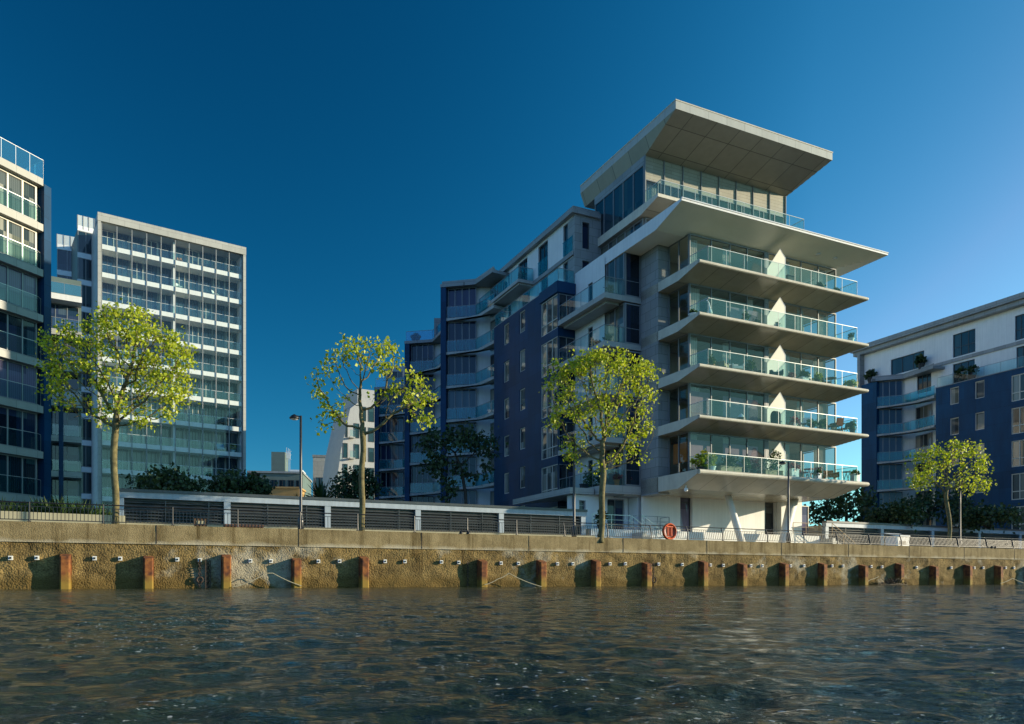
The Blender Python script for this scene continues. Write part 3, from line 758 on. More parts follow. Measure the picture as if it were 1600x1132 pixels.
# --- the two lower blocks stepping back behind the main one (axes of the world)
def stepped(name, label, xa, ya, xb, yb, xc, yc, ztop, back, zl=DECK, rt=True, nsh=3.12):
    F = Frame(0, 0, 0, zl); F.o = (xa, ya)
    root = bthing(F, name, label, 'apartment building', 'apartment blocks behind the promenade'); root['zb'] = zl
    bay_stack(root, F, (0, 0), (xb-xa, yb-ya), (xc-xa, yc-ya), back, ztop, zl, nsh, railtop=rt, roof=not rt)
    return root, F
a, b, c = ploc(640, 78), ploc(676, 77.5), ploc(697, 73.5)
blkC, FC = stepped('apartment_building', 'navy trimmed apartment block with blue glass roof terrace stepping back behind the main block', *a, *b, *c, 24.75, 9)
mb = MB(DECK); x, y = ploc(690, 76); x -= FC.o[0]; y -= FC.o[1]
mb.box(x-.8, x+2.5, y+.5, y+4, 24.75, 26.6); mb.build('wall', M['grey_clad'], blkC)
a, b, c = ploc(592, 87), ploc(629, 86.5), ploc(640, 83.5)
blkD, FD = stepped('apartment_building', 'lowest navy apartment block seen through the bare tree in the middle', *a, *b, *c, 22.3, 9, rt=True)

x0, x1 = ploc(601, 88.5)[0]-FD.o[0], ploc(632, 88.5)[0]-FD.o[0]
mb = MB(DECK); mb.box(x0, x1, 1.8, 6, 22.301, 25.2); mb.build('penthouse', M['house_white'], blkD)
gq = Seg(FD, (x0,1.8),(x1,1.8)); window(blkD, gq, .2, gq.L-.2, 22.4, 24.6, n=3, o=.03, pane='pane_pale')
# --- white terrace houses beyond
F = Frame(*ploc(512, 112), 30, DECK)
TH = bthing(F, 'terrace_house', 'white angular houses with sloping gable beyond the sparse middle tree', 'house'); TH['zb'] = DECK
mb = MB(DECK)
mb.add([(0,0,DECK),(5.2,0,DECK),(5.2,0,27.4),(3.4,0,25.8),(2.0,0,19.5),(0,8,DECK),(5.2,8,DECK),(5.2,8,27.4),(3.4,8,25.8),(2.0,8,19.5)],
       [(0,1,2,3,4),(9,8,7,6,5),(0,4,9,5),(4,3,8,9),(3,2,7,8),(1,6,7,2)])
mb.build('wall', M['house_white'], TH)
g = Seg(F, (1.8,0),(5.2,0))
for k in range(6):
    z = 6.0+3.1*k
    for s in ((.5,1.2) if k < 5 else (.9,1.2)), (2.2,3.0): window(TH, g, s[0], s[1], z, z+2.2, n=1, o=.03, pane='pane_teal', frame='frame_dark')
    mb = MB(DECK); mb.sbox(g, 1.3, 2.1, 0.0, .9, z-.15, z); bl = mb.build('balcony', M['grey_pale'], TH)
    railing(bl, DECK, [g.p(1.32,.86), g.p(2.08,.86)], z, 1.0, 'glass', 1, rail='frame')
mb = MB(DECK); mb.box(5.21, 9.5, 2, 9, DECK, 29.5); mb.build('wall', M['house_white'], TH)
g = Seg(F, (5.25,2),(9.4,2))
for k in range(7):
    z = 6.0+3.1*k
    for s in (.4, 1.7, 3.0): window(TH, g, s, s+.9, z, z+2.2, n=1, o=.03, pane='pane_teal', frame='frame_dark')
F = Frame(*ploc(489, 135), 10, DECK)
t = bthing(F, 'grey_house', 'small grey flat roofed house left of the white houses', 'house'); t['zb'] = DECK
mb = MB(DECK); mb.box(0, 2.6, 0, 8, DECK, 22.0); mb.build('wall', M['grey_pale'], t)
mb = MB(DECK); mb.box(-.1, 2.7, -.1, 8.1, 22.001, 22.4); mb.build('roof', M['grey_clad'], t)
g = Seg(F, (0,0),(2.6,0))
for k in range(4): window(t, g, .5, 2.0, 6+3.4*k, 8.2+3.4*k, n=2, o=.03, pane='pane_teal', frame='frame_dark')

# --- low green grey building in the gap, with plant room and masts
Y = 150; x0 = ploc(388, Y)[0]; F = Frame(x0, Y, 8, DECK)
t = bthing(F, 'office_building', 'low green grey flat roofed building with rooftop plant room far back in the gap', 'office building'); t['zb'] = DECK
mb = MB(DECK); mb.box(2.2, 10.4, 0, 14, DECK, 21.3); mb.box(.2, 2.2, 1.5, 14, DECK, 20.6); mb.build('wall', M['grey_green'], t)
mb = MB(DECK); mb.box(-.2, 10.6, -.3, 14.3, 21.31, 21.7); rf = mb.build('roof', M['grey_clad'], t)
mb = MB(DECK); mb.box(3.7, 6.4, 4, 8, 21.71, 26.2); mb.build('plant_room', M['grey_green'], rf)
mb = MB(DECK)
for xx in (6.55, 6.9, 7.2): mb.bar((xx, 5, 21.7), (xx, 5, 27.3-.5*(xx-6.5)), .09)
for zz in (24.8, 25.8, 26.5): mb.bar((6.4, 5, zz), (7.5, 5, zz), .08)
mb.box(6.45, 7.3, 4.9, 5.1, 25.0, 26.3)
mb.build('antenna', M['white_metal'], rf)
mb = MB(DECK); mb.box(7.4, 10.0, 3, 8, 21.71, 22.5); mb.build('roof_unit', M['white_metal'], rf)
g = Seg(F, (2.2,0),(10.4,0))
for k in range(4):
    for s in range(5): window(t, g, .5+1.6*s, 1.7+1.6*s, 7+3.6*k, 9.2+3.6*k, n=2, o=.03, pane='pane_teal', frame='frame_dark')
g2 = Seg(F, (.2,1.5),(2.2,1.5)); window(t, g2, .1, 1.9, 14.5, 17, n=3, o=.03, pane='pane_teal', frame='frame')
F = Frame(*ploc(420, 128), 5, DECK)
t = bthing(F, 'low_building', 'small ochre walled building just over the wall in the gap', 'building'); t['zb'] = DECK
mb = MB(DECK); mb.box(-1, 5.0, 0, 5, DECK, 15.6); mb.build('wall', M['ochre'], t)
mb = MB(DECK); mb.box(-1.2, 5.2, -.2, 5.2, 15.61, 15.9); mb.build('roof', M['ochre'], t)
g = Seg(F, (-1,0),(5,0)); window(t, g, .6, 2.2, 12.6, 14.2, n=2, o=.03, pane='pane_teal', frame='frame_dark'); window(t, g, 3.4, 5, 12.6, 14.2, n=2, o=.03, pane='pane_teal', frame='frame_dark')

# ================================================================== glazed tower on the left
F2 = Frame(*ploc(154, 84), 34.5, DECK)
T2 = bthing(F2, 'apartment_tower', 'tall glazed apartment tower with white balcony bands behind a screen of thin mullions', 'apartment building'); T2['zb'] = DECK
W2 = 15.75; g = Seg(F2, (0,0), (W2,0)); zt = 40.75
fl = [37.45-3.1*k for k in range(11)]
mb = MB(DECK); mb.box(.1, W2-.1, 2.0, 16, DECK, zt-.2); mb.build('wall', M['grey_pale'], T2)
nb = 10; bw = (W2-.6)/nb
for k, z in enumerate(fl):
    ztop = fl[k-1]-.5 if k else zt-1.0
    mb = MB(DECK); mb.box(.3, W2-.3, .03, 2.0, z-.52, z); bl = mb.build('balcony', M['white'], T2)
    railing(bl, DECK, [(.32,.35),(W2-.32,.35)], z, 1.0, 'glass', 1.5, rail='white_metal')
    gi = Seg(F2, (.3,1.9), (W2-.3,1.9))
    for q in range(nb):
        if q == 5 or True:
            window(T2, gi, bw*q+.12, bw*(q+1)-.08, z+.02, ztop, n=2, o=.02, pane='pane_teal' if k < 8 else 'pane_teal', fr=.06, frame='frame_dark' if (q+k) % 3 else 'frame_pale')
    mb = MB(DECK)
    for q in (0, 5, nb): mb.sbox(gi, bw*q-.1, bw*q+.1, .0, 1.3, z+.001, ztop)
    mb.build('party_wall', M['white'], T2)
for q in range(nb+1):
    mb = MB(DECK); s = .3+bw*q
    mb.sbox(g, s-.045, s+.045, -.025, .06, DECK, zt-.9); mb.build('mullion', M['frame'], T2)
mb = MB(DECK); mb.squad(g, .25, W2-.25, .045, DECK+.1, zt-.9); mb.build('glass_screen', M['screen'], T2)
mb = MB(DECK); mb.sbox(g, -.12, W2+.12, -2.2, .3, zt-.9, zt+.02); mb.build('fascia', M['grey_pale'], T2)
mb = MB(DECK); mb.sbox(g, -.1, .22, -2.0, .26, DECK, zt-.901); mb.sbox(g, W2-.22, W2+.1, -2.0, .26, DECK, zt-.901); mb.build('end_column', M['grey_pale'], T2)
# left flank: stone strip and two glazed stair bays
SL = Seg(F2, (-.12, 6.0), (-.12, 0.3))
mb = MB(DECK); mb.sbox(SL, 0, 5.7, -.15, 0, DECK, zt-.5); mb.build('wall', M['grey_pale'], T2)
for (pxa, pxb, Yd, top, z0) in ((121, 147, 88, 336, 0), (89, 121, 92, 366, 0)):
    A = F2.l(*ploc(pxa, Yd)); Bq = F2.l(*ploc(pxb, Yd+1.0)); gg = Seg(F2, A, Bq)
    ztp = CAMZ + (905-top)/FPX*Yd
    mb = MB(DECK); mb.prism([gg.p(0,-.08), gg.p(gg.L,-.08), gg.p(gg.L,-7), gg.p(0,-7)], DECK, ztp-1.6); mb.build('stair_core', M['grey_green'], T2)
    nz = int((ztp-DECK)/3.1)
    for k in range(nz):
        zc2 = ztp-1.8-3.1*k
        window(T2, gg, .02, gg.L-.02, max(DECK+.1, zc2-2.5), zc2, n=2, o=.03, pane='pane_teal', fr=.07)
        mb = MB(DECK); mb.sbox(gg, 0, gg.L, .0, .09, zc2+.01, zc2+.59); mb.build('spandrel', M['white_metal'], T2)
    mb = MB(DECK); mb.squad(gg, 0, gg.L, .05, ztp-1.3, ztp); 
    mb.mi = 1
    for q in range(4): mb.sbox(gg, gg.L*q/3-.04, gg.L*q/3+.04, 0.0, .1, ztp-1.6, ztp)
    mb.build('glass_parapet', [M['frost'], M['frame']], T2)

# ================================================================== block at the left edge, nearly edge on
FL = Frame(*ploc(2, 51.0), 68, GZ)
LBD = bthing(FL, 'apartment_building', 'apartment block cut off by the left edge with cream window mullions and roof terrace glass', 'apartment building'); LBD['zb'] = GZ
gL = Seg(FL, (-9, 0), (3.3, 0))
def lz(py): return gL.hit(2, py)[1]
s66 = gL.x(66); s77 = gL.x(77.5)
lv = [28.55 - 3.2*k for k in range(9)]
gk = Seg(FL, (-9,-.0), (12, 0)); s66 = gk.x(66); s77 = gk.x(78.5)
mb = MB(GZ); mb.prism([(-9,.5),(s66-9,.5),(s66-9,12),(-9,12)], GZ, 28.3); mb.build('wall', M['grey_clad'], LBD)
for k in range(9):
    ztop = lv[k]-.02; z = lv[k]-3.2
    if z < 2.3: break
    fm = 'frame_pale' if k < 2 else 'frame'
    pn = ['pane_pale','pane_pale','pane_lilac','pane_shade','pane_lilac','pane_shade','pane_teal','pane_shade','pane_shade'][k]
    mb = MB(GZ); mb.prism([(-9,-.18),(s66-9-.05,-.18),(s66-9,-.1),(s66-9,.6),(-9,.6)], ztop-.50, ztop)
    bl = mb.build('balcony' if k else 'roof', M['grey_mid'], LBD)
    if k == 0: railing(bl, GZ, [(-9,-.1),(s66-9.0,-.1),(s66-8.6,3)], ztop, 1.35, 'glass_blue', 1.0, rail='white_metal')
    gq = Seg(FL, (-9,.35), (s66-9,.35)); 
    Lq = gq.L
    for j in range(3):
        e = Lq-.25-3.15*j
        window(LBD, gq, e-3.1, e, z+.02, ztop-.51, n=3, o=.08, pane=pn, frame=fm, fr=.13 if k < 2 else .09, dep=.07)
    mb = MB(GZ); mb.prism([(-9,-.18),(s66-9-.5,-.18),(s66-9,.1),(s66-9,.3),(-9,.3)], z-.03, z+.01) if False else None
    if k < 8:
        # glass guard of the storey, standing on the slab below
        mbp = MB(GZ); mbp.prism([(-9,-.16),(s66-9-.55,-.16),(s66-9.05,.08),(s66-9.05,.2),(-9,.2)], z+.0, z+.05); gp = mbp.build('guard_rail', M['frame'], LBD)
        railing(gp, GZ, [(-9,-.12),(s66-9-.5,-.12),(s66-9.03,.12)], z+.05, 1.15, 'glass', 1.05, rail='steel')
mb = MB(GZ); mb.prism([(s66-9,-.2),(s77-9,-.1),(s77-9,4),(s66-9,12)], GZ, 28.2); mb.build('wall', M['navy'], LBD)
# set back wing in the slot between the two
FW = Frame(*ploc(72, 66), 31, GZ)
WG = bthing(FW, 'apartment_building', 'dark recessed apartment wing in the narrow slot right of the left edge block', 'apartment building', 'apartment blocks behind the promenade'); WG['zb'] = GZ
A, Bq = (0, 0), (2.7, 0)
mb = MB(GZ); mb.box(-1.2, 2.7, 1.4, 9, GZ, 27.2); mb.build('wall', M['grey_green'], WG)
mb = MB(GZ); mb.box(.95, 1.3, -.1, 1.4, GZ, 21.5); mb.build('wall', M['navy'], WG)
for k in range(8):
    z = 26.2-3.1*k - .9
    mb = MB(GZ); mb.box(-1.2, 2.7, -.05, 1.4, z-.5, z); bl = mb.build('balcony', M['grey_pale'] if k else M['white'], WG)
    railing(bl, GZ, [(-1.2,0),(2.65,0)], z, 1.0, 'glass_blue' if k == 0 else 'glass', 1.2, rail='frame')
    gq = Seg(FW, (-1.2,1.35),(2.7,1.35)); 
    if k: window(WG, gq, .1, 3.7, z+.02, z+2.55, n=4, o=.02, pane='pane_shade')

# ================================================================== blue block at the right edge
FR = Frame(11.39, 46.4, 25.6, DECK); 
RB = bthing(FR, 'apartment_building', 'blue apartment block cut off by the right edge with white upper storey', 'apartment building'); RB['zb'] = DECK
UWR = Seg(FR, (46.0, 26.5), (46.0, -6)); BLR = Seg(FR, (44.6, 16.1), (44.6, -6))
zr = 26.75
ops = []
rws = [(1489,1524), (1586,1612)]
for a, b in rws: ops.append((UWR.x(a), UWR.x(b), 23.6, 26.0))
opl = [(UWR.x(1433), UWR.x(1455), 20.7, 22.9), (UWR.x(1489), UWR.x(1523), 20.7, 22.9), (UWR.x(1588), UWR.x(1616), 20.7, 22.9)]
opr = [(UWR.x(1392), UWR.x(1444), 23.5, 25.3)]
mb = MB(DECK); wall_open(mb, UWR, 0, UWR.L, 20.3, zr, ops+opl+opr, .2); mb.box(46.25, 58, -5.9, 26.3, 20.3, zr); mb.box(49, 58, -5.9, 26.3, DECK, 20.29); mb.build('wall', M['white'], RB)
for i, (a,b,c,d) in enumerate(ops+opl+opr): window(RB, UWR, a, b, c, d, n=3, o=-.15, pane='pane_teal', frame='frame_dark', trans=c+1.0 if i < 2 else None)
mb = MB(DECK); mb.sbox(UWR, UWR.x(1444), UWR.L, 0, .12, 23.1, 23.45); mb.build('fascia', M['grey_clad'], RB)
mb = MB(DECK); mb.prism([(45.3,27.1),(58,27.1),(58,-6),(45.3,-6)], zr, zr+.45); mb.prism([(45.0,27.3),(58,27.3),(58,-6),(45.0,-6)], zr+.451, zr+1.0); mb.build('roof', M['grey_clad'], RB)
mb = MB(DECK); mb.box(45.2, 45.98, 26.1, 26.45, 22.7, zr-.001); mb.build('column', M['grey_clad'], RB)
ZR = 20.45
ops = []; sm = []
for (pxa, pxb, pya, pyb) in ((1484,1498,607,631),(1523,1538,597,622)):
    s0, za = BLR.hit(pxa, pya); s1, zb_ = BLR.hit(pxb, pya)
    for k in range(5): ops.append((s0, s1, za-1.75-3.15*k, za-3.15*k)); sm.append(ops[-1])
bayR = []
for k in range(5):
    z = 19.9-3.15*k; bayR.append((BLR.x(1580), BLR.x(1606), z-2.5, z)); ops.append(bayR[-1])
mb = MB(DECK); wall_open(mb, BLR, 0, BLR.L, DECK, ZR, ops, .2)
mb.box(44.85, 46, -5.9, 16.0, DECK, ZR-.02); mb.box(44.6, 46, -6, 16.1, ZR-.018, ZR)
mb.add([(44.6,16.1,DECK),(46,16.1,DECK),(46,16.1,ZR),(44.6,16.1,ZR)], [(0,1,2,3)])
mb.build('wall', M['blue'], RB)
for a,b,c,d in sm: window(RB, BLR, a, b, c, d, n=1, o=-.14, pane='pane_pale', frame='frame_pale', fr=.08)
for a,b,c,d in bayR: window(RB, BLR, a, b, c, d, n=2, o=-.1, pane='pane_pale', frame='frame_pale', fr=.08, trans=c+.8)
mb = MB(DECK); mb.sbox(BLR, 0, BLR.L, -.2, .06, ZR, ZR+.08); tr = mb.build('terrace', M['grey_clad'], RB)
railing(tr, DECK, [(44.7,16.0),(44.7,-5.5)], ZR+.08, 1.0, 'glass', 1.6, rail='frame')
# river facing bay of that block, between the tower balconies and the blue wall
AR, BR_ = loc(FR, 1369, 85.6), loc(FR, 1411, 84.6)
def bay_right():
    root = RB
    bay_stack(root, FR, AR, BR_, (44.62, 16.3), 6, 22.9, DECK, 3.12, fins=False)
bay_right()
SA = Seg(FR, (AR[0]-.02, 40), (AR[0]-.02, 10)); A1 = SA.p(SA.x(1346)); AF = SA.p(SA.x(1369.5))
mb = MB(DECK); mb.prism([A1, AF, (AF[0]+.6, AF[1]+.1), (A1[0]+8, A1[1])], DECK, 22.6); mb.build('wall', M['blue'], RB)
# ================================================================== river, ground, quay
def water():
    # one sheet of water all round the boat, finer where the lens is close; waves are real relief
    c = np.array([0.0, -5.0])
    ang = np.concatenate([np.linspace(-44, 44, 1000), np.linspace(46, 314, 120)])
    ang = np.radians(90 - ang)
    r = [4.0]
    while r[-1] < 1500:
        r.append(r[-1] * (1.004 if r[-1] < 30 else 1.007 if r[-1] < 75 else 1.15))
    r = np.array([0.05, 2.0] + r)
    A, Rr = np.meshgrid(ang, r)
    X = c[0] + Rr*np.cos(A); Y = c[1] + Rr*np.sin(A)
    rng = np.random.default_rng(3)
    Z = np.zeros_like(X)
    dist = np.hypot(X, Y)
    for i in range(80):
        lam = .07 * (4.0/.07)**(i/79.0)
        th = rng.normal(-1.2, .75); k = 2*np.pi/lam
        amp = .0092*lam/(1+(lam/.5)**1.7) * rng.uniform(.5, 1.4)
        cell = np.maximum(Rr*.0045, Rr*np.radians(.09)) 
        fade = np.clip((lam/cell - 2.5)/3, 0, 1)
        ph = rng.uniform(0, 6.28)
        q = k*(X*np.cos(th)+Y*np.sin(th)) + ph + .5*np.sin(.6*X+ph) + .4*np.sin(.5*Y+1.7*ph)
        Z += amp*fade*(np.sin(q) + .25*np.cos(2*q))
    # slow swell patches: calmer and rougher water
    patch = .65+.35*np.sin(.35*X+.6*np.sin(.3*Y))*np.cos(.27*Y+.8)
    Z *= patch
    Z[dist > 120] = 0
    n, m = X.shape
    vs = np.stack([X, Y, Z], -1).reshape(-1, 3)
    i = np.arange(n-1)[:, None]*m; j = np.arange(m)[None, :]; j2 = (j+1) % m
    f = np.stack([i+j2, i+j, i+m+j, i+m+j2], -1).reshape(-1, 4)
    me = bpy.data.meshes.new('water')
    me.vertices.add(len(vs)); me.vertices.foreach_set('co', vs.ravel().astype(np.float32))
    me.loops.add(f.size); me.loops.foreach_set('vertex_index', f.ravel().astype(np.int32))
    me.polygons.add(len(f)); me.polygons.foreach_set('loop_start', np.arange(0, f.size, 4, dtype=np.int32))
    me.polygons.foreach_set('use_smooth', np.ones(len(f), bool))
    me.update(calc_edges=True); me.validate()
    me.materials.append(M['water'])
    o = bpy.data.objects.new('water', me); COL.objects.link(o); o['kind'] = 'structure'
water()

QV = -4.28                                        # river face of the quay wall in the main block's axes
QW = Seg(F0, (-70, QV), (190, QV))
def P(u, v, z=0.0):
    x, y = F0.w(u, v); return (x, y, z)
def struct(name, mb, mat):
    o = mb.build(name, M[mat] if isinstance(mat, str) else [M[q] for q in mat]); o.location = (F0.o[0], F0.o[1], 0); o.rotation_euler = (0,0,F0.t); o['kind'] = 'structure'; return o
mb = MB(); mb.add([(-1500,QV+.5,1.2),(1500,QV+.5,1.2),(1500,2500,1.2),(-1500,2500,1.2)], [(0,1,2,3)]); struct('ground', mb, 'ground')
mb = MB(); mb.box(-72, 190, QV+.45, 4.7, 1.3, GZ); struct('promenade', mb, 'paving')
mb = MB(); mb.box(-72, -31.71, 22, 110, 1.3, DECK); mb.box(-31.7, -5.2, 4.95, 110, 1.3, DECK); mb.box(15.8, 190, 4.95, 110, 1.3, DECK); mb.box(-5.19, 15.79, 13, 110, 1.3, DECK-.01); struct('podium_deck', mb, 'paving')

# quay wall: rough lower face, smoother projecting coping
q = bthing(Frame(F0.o[0], F0.o[1], 25.6, 0), 'quay_wall', 'long weathered concrete river wall with rough brown lower face and smoother coping', 'river wall')
def wall_strip(z0, z1, off, nz, amp, seed, top=False):
    rng = random.Random(seed); us = np.arange(-72, 190, .25 if amp > .012 else .6)
    from mathutils import noise
    mb = MB(); vs = []
    for j in range(nz+1):
        z = z0+(z1-z0)*j/nz
        for u in us:
            d = amp*noise.noise(Vector((u*1.3, z*2.3, seed))) + amp*.6*noise.noise(Vector((u*4.1, z*5.0, seed+9)))
            vs.append((u, QV-off+d, z))
    m = len(us)
    fs = [(j*m+i, j*m+i+1, (j+1)*m+i+1, (j+1)*m+i) for j in range(nz) for i in range(m-1)]
    mb.add(vs, fs)
    if top:
        a = [(u, QV-off+amp*noise.noise(Vector((u*1.3, z1*2.3, seed))) + amp*.6*noise.noise(Vector((u*4.1, z1*5.0, seed+9))), z1) for u in us]
        mb.add(a + [(u, QV+.45, z1) for u in us], [(i, i+1, m+i+1, m+i) for i in range(m-1)])
        mb.add([(-72,QV+.45,1.2),(190,QV+.45,1.2),(190,QV+.45,z1),(-72,QV+.45,z1)], [(3,2,1,0)])
        mb.add([(-72,QV-off,z0),(190,QV-off,z0),(190,QV+.1,z0),(-72,QV+.1,z0)], [(3,2,1,0)])
    return mb
wall_strip(-1.2, 1.72, 0, 30, .06, 3).build('wall_face', M['quay_low'], q)
wall_strip(1.72, 2.46, .05, 5, .010, 5, True).build('coping', M['quay_top'], q)
for k, u in enumerate(np.arange(-30, 60, 5.4)):
    mb = MB(); mb.box(u-.012, u+.012, QV-.064, QV-.03, 1.74, 2.455); mb.build('joint', M['rust_chain'], q)
for i, px in enumerate((17,58,148,188,277,312,391,423,497,530,601,632,689,716,782,809,870,894,952,976,1028,1065,1109,1129,1172,1190,1234,1255,1299,1316,1360,1377,1431,1485,1521,1535,1570,1583)):
    s = QW.x(px); u = QW.a[0]+s; z = 1.13+.02*math.sin(i*7)
    mb = MB(); mb.box(u-.07, u+.07, QV-.10, QV-.02, z-.075, z+.075); pl = mb.build('tie_plate', M['white'], q)
    mb = MB(); mb.lathe((0,0,0), [(.001,0)], 4) if False else mb.box(u-.035, u+.03, QV-.135, QV-.101, z-.035, z+.035); mb.build('bolt', M['black'], pl)

# fender piles
PILES = [(111,'beside the left edge of the picture, leftmost of all'),(240,'second from the left, below the big leafy tree'),(361,'beside the hanging ring and ladder chains'),
 (470,'straight below the tall lamp post left of the sparse tree'),(575,'straight below the trunk of the sparse middle tree'),(759,'below the low scooter like bracket on the coping'),
 (847,'where the slack rope right of the middle ends'),(932,'straight below the trunk of the tree before the tower'),(1011,'with a rusty chain hanging on its right'),
 (1099,'right of the orange lifebuoy housing'),(1160,'mossy green, below the left leaning column'),(1225,'with a pale lime streak beside its top'),(1285,'slim green one below the right end of the tower'),
 (1349,'just left of the driftwood heap'),(1405,'just right of the driftwood heap'),(1459,'left of the small tree at the right'),(1512,'below the lamp post at the right'),(1560,'second from the right edge'),(1606,'at the right edge')]
mb = MB()
pv = [(-.165,-.02),(-.165,-.40),(-.12,-.43),(.12,-.43),(.165,-.40),(.165,-.02)]
n = len(pv)
tops = [1.30 if v > -.1 else 1.20 for u, v in pv]
mb.add([(u,v,-1.0) for u,v in pv] + [(u,v,t) for (u,v),t in zip(pv,tops)], [list(range(n))[::-1], list(range(n,2*n))] + [(i,(i+1)%n,n+(i+1)%n,n+i) for i in range(n)])
mb.box(-.19,-.166,-.06,-.0,-1,1.26); mb.box(.166,.19,-.06,0,-1,1.26)
pm = None
for i, (px, wh) in enumerate(PILES):
    s = QW.x(px-(8 if px < 800 else 4)); u = QW.a[0]+s
    if pm is None: o = mb.build('fender_pile', M['pile']); pm = o
    else: o = pm.copy(); COL.objects.link(o)
    o.location = P(u, QV); o.rotation_euler = (0,0,F0.t); o.scale = (1,1,1+.05*math.sin(i*3.7))
    tag(o, 'rusty steel fender pile ' + wh, 'fender pile', 'fender piles along the quay wall')

# railing on the coping
rl = bthing(Frame(F0.o[0], F0.o[1], 25.6, 2.46), 'railing', 'long black iron railing with thin uprights along the top of the quay wall', 'railing')
RV = QV+.12
us = [QW.a[0]+QW.x(p) for p in (-20,45,161,270,372,470,560,649,732,809,884,952,1020,1077,1132,1202,1259,1311,1362,1411,1457,1500,1545,1586,1625)]
H = .72
for i, u in enumerate(us):
    mb = MB(2.46); ln = .04 if u < -14 else .16
    mb.tube([(u,RV,2.46),(u,RV+.02,2.8),(u,RV+ln*.5,3.0),(u,RV-.02+ln,2.46+H+.02)], [.035,.032,.03,.028], 8); mb.box(u-.06,u+.06,RV-.06,RV+.06,2.461,2.49)
    mb.build('post', M['black'], rl)
for a, b in zip(us[:-1], us[1:]):
    ln = .04 if a < -14 else .14
    mb = MB(2.46)
    mb.tube([(a+.02,RV+ln,2.46+H),(b-.02,RV+ln,2.46+H)], .026, 6); mb.bar((a+.02,RV+ln*.8,2.46+H-.14),(b-.02,RV+ln*.8,2.46+H-.14),.022); mb.bar((a+.02,RV,2.54),(b-.02,RV,2.54),.03)
    nn = int((b-a)/.125)
    for k in range(1, nn):
        u = a+(b-a)*k/nn; mb.bar((u,RV,2.54),(u,RV+ln*.8,2.46+H-.14),.019)
    mb.build('railing_bay', M['black'], rl)

# lamps
def lamp(px, pyt, Yoff, arm, label, sc=1.0):
    v = QV+.75; u = -70 + Seg(F0, (-70, v), (190, v)).x(px)
    x, y, _ = P(u, v); zt = CAMZ + (905-pyt)/FPX*y
    t = thing('street_lamp', label, 'street lamp', (x,y,GZ), F0.t, 'lamp posts on the promenade')
    h = zt-GZ
    mb = MB(); mb.lathe((0,0,0), [(.13,0),(.13,.75),(.10,.82),(.065,.95),(.06,h*.6),(.05,h)], 12); mb.build('pole', M['lamp_iron'], t, smooth=True)
    mb = MB(); mb.tube([(0,0,h-.06),(-arm*.5,0,h-.02),(-arm,0,h-.02)], .022, 8); mb.build('arm', M['black'], t)
    mb = MB(); mb.lathe((-arm-.05,0,h-.16), [(.20,0),(.21,.05),(.14,.13),(.03,.20)], 16); ld = mb.build('lamp_head', M['black'], t, smooth=True)
    mb = MB(); mb.lathe((-arm-.05,0,h-.20), [(.10,0),(.17,.038)], 16); mb.build('diffuser', M['white_metal'], ld)
lamp(470, 650, 0, .22, 'black lamp post standing clear against the sky left of the sparse tree')
lamp(897, 686, 0, .3, 'black lamp post half hidden by the tree in front of the tower')
lamp(1232, 722, 0, .42, 'black lamp post in front of the leaning columns')
lamp(1500, 740, 0, .40, 'black lamp post beside the small tree at the right')

# louvred podium wall, left and right stretch
def louvre_wall(pil, label, u_end=None, u_start=None):
    g = Seg(F0, (-72, 4.6), (80, 4.6))
    t = bthing(Frame(F0.o[0], F0.o[1], 25.6, GZ), 'podium_wall', label, 'wall', 'louvred podium walls')
    ss = [g.x(p) for p in pil]; top = 4.62
    if u_start is not None: ss[0] = u_start+72
    mb = MB(GZ); mb.sbox(g, ss[0]-.14, ss[-1]+.25, -.3, .08, top-.30, top); mb.build('top_beam', M['beam'], t)
    mb = MB(GZ); mb.sbox(g, ss[0]-.14, ss[-1]+.25, -.32, .14, top+.001, top+.14); mb.build('coping', M['louvre'], t)
    mb = MB(GZ); mb.sbox(g, ss[0], ss[-1], -.34, -.30, GZ, top-.3); mb.build('back_wall', M['louvre'], t)
    for s in ss:
        mb = MB(GZ); mb.sbox(g, s-.16, s+.16, -.29, .05, GZ, top-.301); mb.build('pilaster', M['beam'], t)
    for a, b in zip(ss[:-1], ss[1:]):
        mb = MB(GZ); k = 0; z = GZ+.2
        while z < top-.42:
            A = g.p(a+.161,.0); Bq = g.p(b-.161,.0); A2 = g.p(a+.161,-.14); B2 = g.p(b-.161,-.14)
            mb.add([(A[0],A[1],z),(Bq[0],Bq[1],z),(B2[0],B2[1],z+.09),(A2[0],A2[1],z+.09),(A[0],A[1],z+.02),(Bq[0],Bq[1],z+.02),(B2[0],B2[1],z+.11),(A2[0],A2[1],z+.11)],
                   [(0,3,2,1),(4,5,6,7),(0,1,5,4),(1,2,6,5),(2,3,7,6),(3,0,4,7)]); z += .155
        for s in np.arange(a+2.0, b-.8, 2.0): mb.sbox(g, s-.02, s+.02, -.02, .02, GZ, top-.36)
        mb.build('louvre_panel', M['louvre'], t)
louvre_wall((188,355,512,653,783,911), 'dark louvred podium wall with white posts running left from the tower')
louvre_wall((1290,1378,1457,1530,1594,1650,1700), 'dark louvred podium wall with pale posts at the right of the tower', u_start=15.9)
